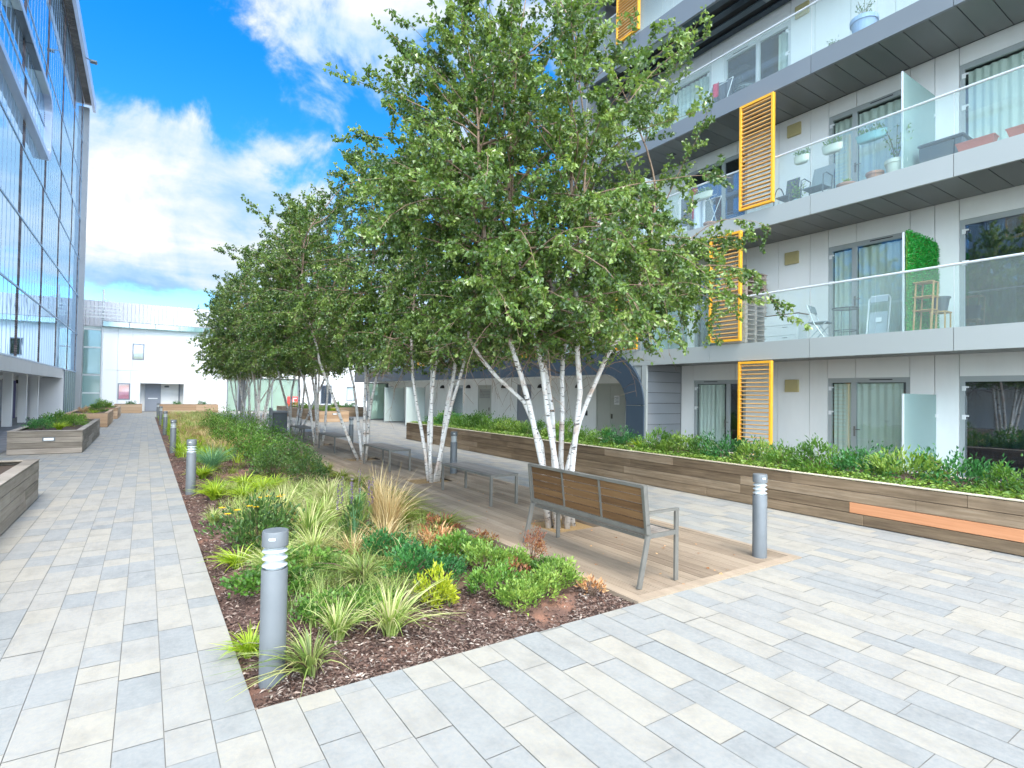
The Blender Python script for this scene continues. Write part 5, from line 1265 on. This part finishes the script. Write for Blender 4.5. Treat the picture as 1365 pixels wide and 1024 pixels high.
# farther plants
far = []
for i, (x, y) in enumerate(((.92, 9.55), (1.3, 9.35), (1.62, 9.75), (1.0, 10.15), (1.45, 10.4), (1.9, 10.3))):
    put((gL, gL2)[i % 2], x, y, .02, f'{["front left","front middle","front right","rear left","rear middle","rear right"][i]} clump of the lime strap-leaved patch beside the second bollard', 'plant', 'lime strap-leaved clumps by the second bollard', i*1.3, 1.05)
put(gT, 1.18, 12.9, .02, 'large airy blue-green fescue mound behind the second bollard', 'grass', None, 0, 1.25)
put(gL, .95, 12.0, .02, 'lime green clump in front of the blue-green fescue mound', 'plant', None, 1, 1.0)
rose = [(2.55, 10.4, sI2, .85), (2.1, 11.6, sI2, 1.0), (2.75, 12.2, sI2, .95), (2.2, 13.0, sI, 1.0), (2.9, 14.2, sI, .95), (2.1, 14.8, sI, 1.1), (2.7, 16.2, sI, 1.1), (2.0, 17.2, sI, 1.1), (2.8, 18.6, sI, 1.1), (2.1, 20.0, sI, 1.15), (2.9, 21.5, sI, 1.1), (2.2, 23.5, sI, 1.15), (2.8, 26.0, sI, 1.2)]
on = ['nearest', 'second', 'third', 'fourth', 'fifth', 'sixth', 'seventh', 'eighth', 'ninth', 'tenth', 'eleventh', 'twelfth', 'farthest']
for i, (x, y, p, s) in enumerate(rose): put(p, x, y, .01, f'{on[i]} leafy rose bush in the row on the deck side of the bed', 'shrub', 'rose bushes in the bed', i*1.7, s)
sed = [(3.22, 8.1), (3.15, 8.9), (3.24, 9.8), (3.2, 10.7), (3.22, 11.7), (3.2, 12.8), (3.25, 14.0), (3.2, 15.3)]
for i, (x, y) in enumerate(sed): put((gO, gO2)[i % 2], x, y, .0, f'{on[i]} olive sedge in the line hugging the deck edge beyond the near sedge mounds', 'sedge', 'sedges along the deck edge', i*.9, .95)
# far massed planting (stuff)
def mass(name, seed, n, x0, x1, y0, y1, h0, h1, m, w, label):
    g = np.random.default_rng(seed); cn = n//28; cxs = g.uniform(x0, x1, cn); cys = g.uniform(y0, y1, cn); k = g.integers(0, cn, n)
    az = g.uniform(0, 6.28, n); h = g.uniform(h0, h1, n); rr_ = h*g.uniform(.2, .8, n); B = np.stack([cxs[k]+g.normal(0, .04, n), cys[k]+g.normal(0, .04, n), np.full(n, .0)], 1)
    dv = np.stack([np.cos(az), np.sin(az), 0*az], 1); sd = np.stack([-np.sin(az), np.cos(az), 0*az], 1); V = []
    for t in (0, .35, .7, 1):
        p = B + dv*(rr_*t**1.6)[:, None]; p[:, 2] += h*(t-.45*t**2.5); wd = w*(1-t*.85); V += [p-sd*wd/2, p+sd*wd/2]
    V = np.stack(V, 1).reshape(-1, 3); b_ = np.arange(n)[:, None, None]*8; kk = np.arange(3)[None, :, None]*2; F = (b_+kk+np.array([0, 1, 3, 2])[None, None, :]).reshape(-1, 4)
    o = npmesh(name, V, F, np.repeat(np.clip(g.uniform(0, 1, cn)[k]*.7+g.uniform(0, .3, n), 0, 1), 3), M[m], None, True); tag(o, label, 'plants', kind='stuff')
mass('lime_ground_cover', 1, 9000, .75, 1.9, 14.0, 40, .3, .6, 'glime', .022, 'lime green massed perennials filling the far path side of the bed')
mass('straw_ground_cover', 2, 7000, 1.0, 3.1, 15.5, 40, .4, .8, 'gstraw', .02, 'straw and orange seedheads among the far perennials of the bed')
mass('green_ground_cover', 3, 6000, 1.4, 3.3, 24, 40, .4, .8, 'gcream', .022, 'green grasses massed at the far end of the bed')
mass('pale_tufts', 6, 7500, .95, 2.9, 4.9, 10.5, .15, .42, 'gcream', .008, 'pale dry grass blades woven between the middle clumps of the bed')
mass('striped_tufts', 7, 3600, .95, 2.1, 3.95, 6.4, .12, .38, 'gpurple', .008, 'loose striped grass blades woven between the front clumps of the bed')
mass('low_tufts', 5, 7500, .95, 3.25, 4.6, 14, .05, .24, 'golive', .008, 'sparse low tufts growing through the mulch between the larger clumps')

# ------------------------------------------------------------------ PLANTS IN THE PLANTERS
hA = park(shrub('hedge_shrub', 40, 1050, .40, .38, .42, .06, .026, 'lmid', 34, .26, 10, shell=.45))
hB = park(shrub('hedge_shrub', 41, 950, .38, .40, .36, .07, .026, 'lbright', 30, .26, 10, shell=.45))
hC = park(shrub('hedge_shrub', 42, 1000, .40, .40, .46, .06, .026, 'lteal', 32, .28, 10, shell=.45))
ORD = ['first', 'second', 'third', 'fourth', 'fifth', 'sixth', 'seventh', 'eighth', 'ninth', 'tenth', 'eleventh', 'twelfth', 'thirteenth', 'fourteenth', 'fifteenth', 'sixteenth', 'seventeenth', 'eighteenth', 'nineteenth', 'twentieth', 'twenty-first', 'twenty-second', 'twenty-third', 'twenty-fourth', 'twenty-fifth', 'twenty-sixth', 'twenty-seventh', 'twenty-eighth', 'twenty-ninth', 'thirtieth', 'thirty-first', 'thirty-second', 'thirty-third', 'thirty-fourth']
y = 1.7; i = 0; prot = [hA, hA, hB, hA, hC]
while y < 18.7:
    lab = f'{ORD[i]} leafy hedge shrub along the long planter, counting from the right edge of the photo'
    if abs(y-8.3) < .3: put(gL, 8.95, y, .55, 'golden lime grass clump breaking the hedge of the long planter', 'grass', None, 0, 1.0)
    else: put(prot[rnd.randrange(5)], 8.85+rnd.uniform(-.12, .15), y, .53, lab, 'shrub', 'hedge shrubs in the long planter', rnd.uniform(0, 6.28), rnd.uniform(.9, 1.4)); i += 1
    y += .56
n = 11000; g = np.random.default_rng(77)
P = np.stack([g.uniform(LPX+.05, 8.6, n), g.uniform(-.5, 19, n), .57+g.uniform(0, .09, n)], 1)
tag(leafobj('ivy', P, unit(np.stack([g.normal(-.3, 1, n), g.normal(0, 1, n), g.normal(.1, .4, n)], 1)), unit(np.stack([g.normal(0, .5, n), g.normal(0, .5, n), np.ones(n)], 1)), g.uniform(.03, .065, n), g.uniform(.03, .06, n), g.uniform(0, 1, n), M['lbright']), 'pale green ivy ground cover spilling along the front rim of the long planter', 'ground cover', kind='stuff')
pl = [
 (hB, -2.3, 10.2, 1.0, 'leafy green plant in the nearest left planter', 'shrub'), (gL, -1.95, 10.6, .8, 'lime grass tuft in the nearest left planter', 'grass'), (hB, -2.2, 8.9, 1.0, 'leafy plant at the edge of the photo in the nearest left planter', 'shrub'),
 (hC, -2.35, 19.6, .9, 'dark leafy plant at the near left of the lit planter', 'shrub'), (gL, -1.95, 19.6, .95, 'golden grass clump in front in the lit planter', 'grass'), (hA, -1.8, 21.2, .9, 'leafy green plant right of the golden grass in the lit planter', 'shrub'), (hA, -2.3, 21.8, 1.1, 'tall leafy plant in the middle of the lit planter', 'shrub'), (hB, -1.9, 23.4, .9, 'bright leafy plant at the far end of the lit planter', 'shrub'), (hB, -2.35, 23.9, .8, 'second bright leafy plant in the far left corner of the lit planter', 'shrub'),
 (gL2, -1.9, 31.0, 1.0, 'yellow green grass in the tan planter on the left', 'grass'), (gS2, -2.3, 31.6, .9, 'straw grass in the tan planter on the left', 'grass'), (hA, -1.95, 33.0, 1.1, 'leafy shrub in the tan planter on the left', 'shrub'), (sO, -2.4, 32.4, 1.5, 'orange withered plant in the tan planter on the left', 'plant'),
 (hB, -1.9, 39.2, 1.1, 'bright leafy shrub in the small tan planter before the white building', 'shrub'), (hA, -2.1, 41.2, 1.3, 'darker leafy shrub in the small tan planter before the white building', 'shrub'),
 (hC, -.8, 47.6, .8, 'small shrub in the pale planter left of the grey door', 'shrub'), (hC, 2.0, 47.6, .8, 'left shrub in the pale planter right of the grey door', 'shrub'), (hC, 3.6, 47.6, .9, 'right shrub in the pale planter right of the grey door', 'shrub'),
 (hA, 8.7, 32.5, 1.0, 'leafy shrub at the near end of the lit planter by the shop glass', 'shrub'), (gL, 9.2, 32.6, 1.1, 'lime grass at the near end of the lit planter by the shop glass', 'grass'), (hB, 8.7, 35, 1.1, 'bright shrub in the middle of the lit planter by the shop glass', 'shrub'), (hA, 8.8, 38.0, 1.1, 'leafy shrub towards the far end of the lit planter by the shop glass', 'shrub'), (hA, 8.9, 41.5, 1.1, 'leafy shrub at the far end of the lit planter by the shop glass', 'shrub'),
 (hA, 11.2, 39.2, 1.2, 'left shrub in the farther brown planter', 'shrub'), (hC, 12.2, 39.4, 1.2, 'right shrub in the farther brown planter', 'shrub'),
]
for i, (p, x, y, s, lb, cat) in enumerate(pl): put(p, x, y, .53, lb, cat, None, i*1.1, s)

# remove prototypes
def kill(o):
    for c in children(o): kill(c)
    bpy.data.objects.remove(o)
for o in PROTO: kill(o)

# ------------------------------------------------------------------ CAMERA
H = 1.7
cam = bpy.data.cameras.new('camera'); co = bpy.data.objects.new('camera', cam); COL.objects.link(co)
yaw, pit, rol = 0.586290, 0.0193247, 0.0154910
f = Vector((math.sin(yaw)*math.cos(pit), math.cos(yaw)*math.cos(pit), math.sin(pit))); rt = Vector((math.cos(yaw), -math.sin(yaw), 0)); up = rt.cross(f)
r2 = rt*math.cos(rol)+up*math.sin(rol); u2 = -rt*math.sin(rol)+up*math.cos(rol)
co.matrix_world = Matrix(((r2.x, u2.x, -f.x, 0), (r2.y, u2.y, -f.y, 0), (r2.z, u2.z, -f.z, H), (0, 0, 0, 1)))
cam.sensor_width = 36; cam.lens = 735.88/1365*36; cam.clip_start = .05; cam.clip_end = 2000
S.camera = co
# ------------------------------------------------------------------ LIGHT AND SKY
SUN_EL, SUN_AZ = R(54), R(190)      # azimuth clockwise from +Y
sd = Vector((math.sin(SUN_AZ)*math.cos(SUN_EL), math.cos(SUN_AZ)*math.cos(SUN_EL), math.sin(SUN_EL)))
sun = bpy.data.lights.new('sun', 'SUN'); sun.energy = .9; sun.angle = R(26); sun.color = (1, .955, .88)
so = bpy.data.objects.new('sun', sun); COL.objects.link(so); so.rotation_euler = sd.to_track_quat('Z', 'Y').to_euler()
w = bpy.data.worlds.new('World'); S.world = w; w.use_nodes = True; nt = w.node_tree; nt.nodes.clear()
sky = ND(nt, 'ShaderNodeTexSky', sky_type='NISHITA'); sky.sun_disc = False; sky.sun_elevation = SUN_EL; sky.sun_rotation = SUN_AZ; sky.air_density = 1.0; sky.dust_density = .4; sky.ozone_density = 2.5
hs = ND(nt, 'ShaderNodeHueSaturation'); hs.inputs['Saturation'].default_value = 1.45; hs.inputs['Value'].default_value = .41; nt.links.new(sky.outputs[0], hs.inputs['Color'])
tc = ND(nt, 'ShaderNodeTexCoord'); sep = ND(nt, 'ShaderNodeSeparateXYZ'); nt.links.new(tc.outputs['Generated'], sep.inputs[0])
zz = math_(nt, 'ADD', math_(nt, 'MAXIMUM', sep.outputs[2], 0.0), .10)
cx_ = math_(nt, 'DIVIDE', sep.outputs[0], zz); cy_ = math_(nt, 'DIVIDE', sep.outputs[1], zz)
cmb = ND(nt, 'ShaderNodeCombineXYZ'); nt.links.new(cx_, cmb.inputs[0]); nt.links.new(cy_, cmb.inputs[1]); cmb.inputs[2].default_value = 4.3
nz = noise(nt, cmb.outputs[0], .62, 9, .56, .25)
nz2 = noise(nt, tc.outputs['Generated'], 7.5, 9, .58, .3)
f_ = math_(nt, 'ADD', math_(nt, 'MULTIPLY', nz, .95), math_(nt, 'MULTIPLY', nz2, .75)); f_ = math_(nt, 'SUBTRACT', f_, .335)
def lobe(direction, power, amt):
    d = Vector(direction).normalized(); dp = ND(nt, 'ShaderNodeVectorMath', operation='DOT_PRODUCT'); nt.links.new(tc.outputs['Generated'], dp.inputs[0]); dp.inputs[1].default_value = d
    return math_(nt, 'MULTIPLY', math_(nt, 'POWER', math_(nt, 'MAXIMUM', dp.outputs['Value'], 0), power), amt)
def pixdir(px, py): return f*735.88 + r2*(px-682.5) - u2*(py-512)
for (px, py, pw, am) in ((230, 190, 70, .13), (160, 220, 90, .10), (290, 230, 120, .08), (170, 360, 140, .20), (560, 60, 40, .20), (330, 260, 160, .12), (200, 50, 150, -.30), (330, 140, 200, -.14), (420, 200, 160, -.06), (420, 20, 140, .12)):
    f_ = math_(nt, 'ADD', f_, lobe(pixdir(px, py), pw, am))
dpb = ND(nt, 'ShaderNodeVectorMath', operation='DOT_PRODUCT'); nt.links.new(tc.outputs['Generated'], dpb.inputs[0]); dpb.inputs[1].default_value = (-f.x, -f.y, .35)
f_ = math_(nt, 'ADD', f_, math_(nt, 'MULTIPLY', math_(nt, 'MAXIMUM', dpb.outputs['Value'], 0), .16))  # extra unseen cloud cover behind the camera, added for soft white fill
cm_ = ND(nt, 'ShaderNodeMapRange', interpolation_type='SMOOTHERSTEP'); cm_.inputs['From Min'].default_value = .50; cm_.inputs['From Max'].default_value = .68; nt.links.new(f_, cm_.inputs['Value'])
sn = math_(nt, 'ADD', math_(nt, 'MULTIPLY', noise(nt, cmb.outputs[0], 1.3, 6, .55, .3), .5), math_(nt, 'MULTIPLY', nz2, .5))
shade = ramp(nt, sn, [(.42,.78,1.2),(.66,.98,1.3),(1.12,1.24,1.36),(1.75,1.68,1.6)], (.37,.45,.53,.62))
fill_glow = ND(nt, 'ShaderNodeVectorMath', operation='DOT_PRODUCT'); nt.links.new(tc.outputs['Generated'], fill_glow.inputs[0]); fill_glow.inputs[1].default_value = Vector((-.30, -.82, .48)).normalized()  # added fill: brightens unseen clouds behind the camera to light facades and under crowns
gl_ = math_(nt, 'ADD', math_(nt, 'MULTIPLY', math_(nt, 'POWER', math_(nt, 'MAXIMUM', fill_glow.outputs['Value'], 0), 1.1), 7.6), 1.0)
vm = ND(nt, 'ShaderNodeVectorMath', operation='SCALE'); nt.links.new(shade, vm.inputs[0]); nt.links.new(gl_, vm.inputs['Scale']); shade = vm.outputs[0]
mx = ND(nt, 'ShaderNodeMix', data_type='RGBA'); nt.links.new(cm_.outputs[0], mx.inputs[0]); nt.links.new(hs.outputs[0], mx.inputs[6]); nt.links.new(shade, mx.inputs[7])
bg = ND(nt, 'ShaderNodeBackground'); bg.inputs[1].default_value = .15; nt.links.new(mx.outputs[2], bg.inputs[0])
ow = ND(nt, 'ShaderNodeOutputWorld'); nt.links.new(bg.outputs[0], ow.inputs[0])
S.view_settings.view_transform = 'Standard'; S.view_settings.look = 'None'; S.view_settings.gamma = 1; S.view_settings.exposure = 2.42
try:
    S.cycles.max_bounces = 8; S.cycles.transparent_max_bounces = 16; S.cycles.use_denoising = True
except Exception: pass
print('OBJ', len(bpy.data.objects))
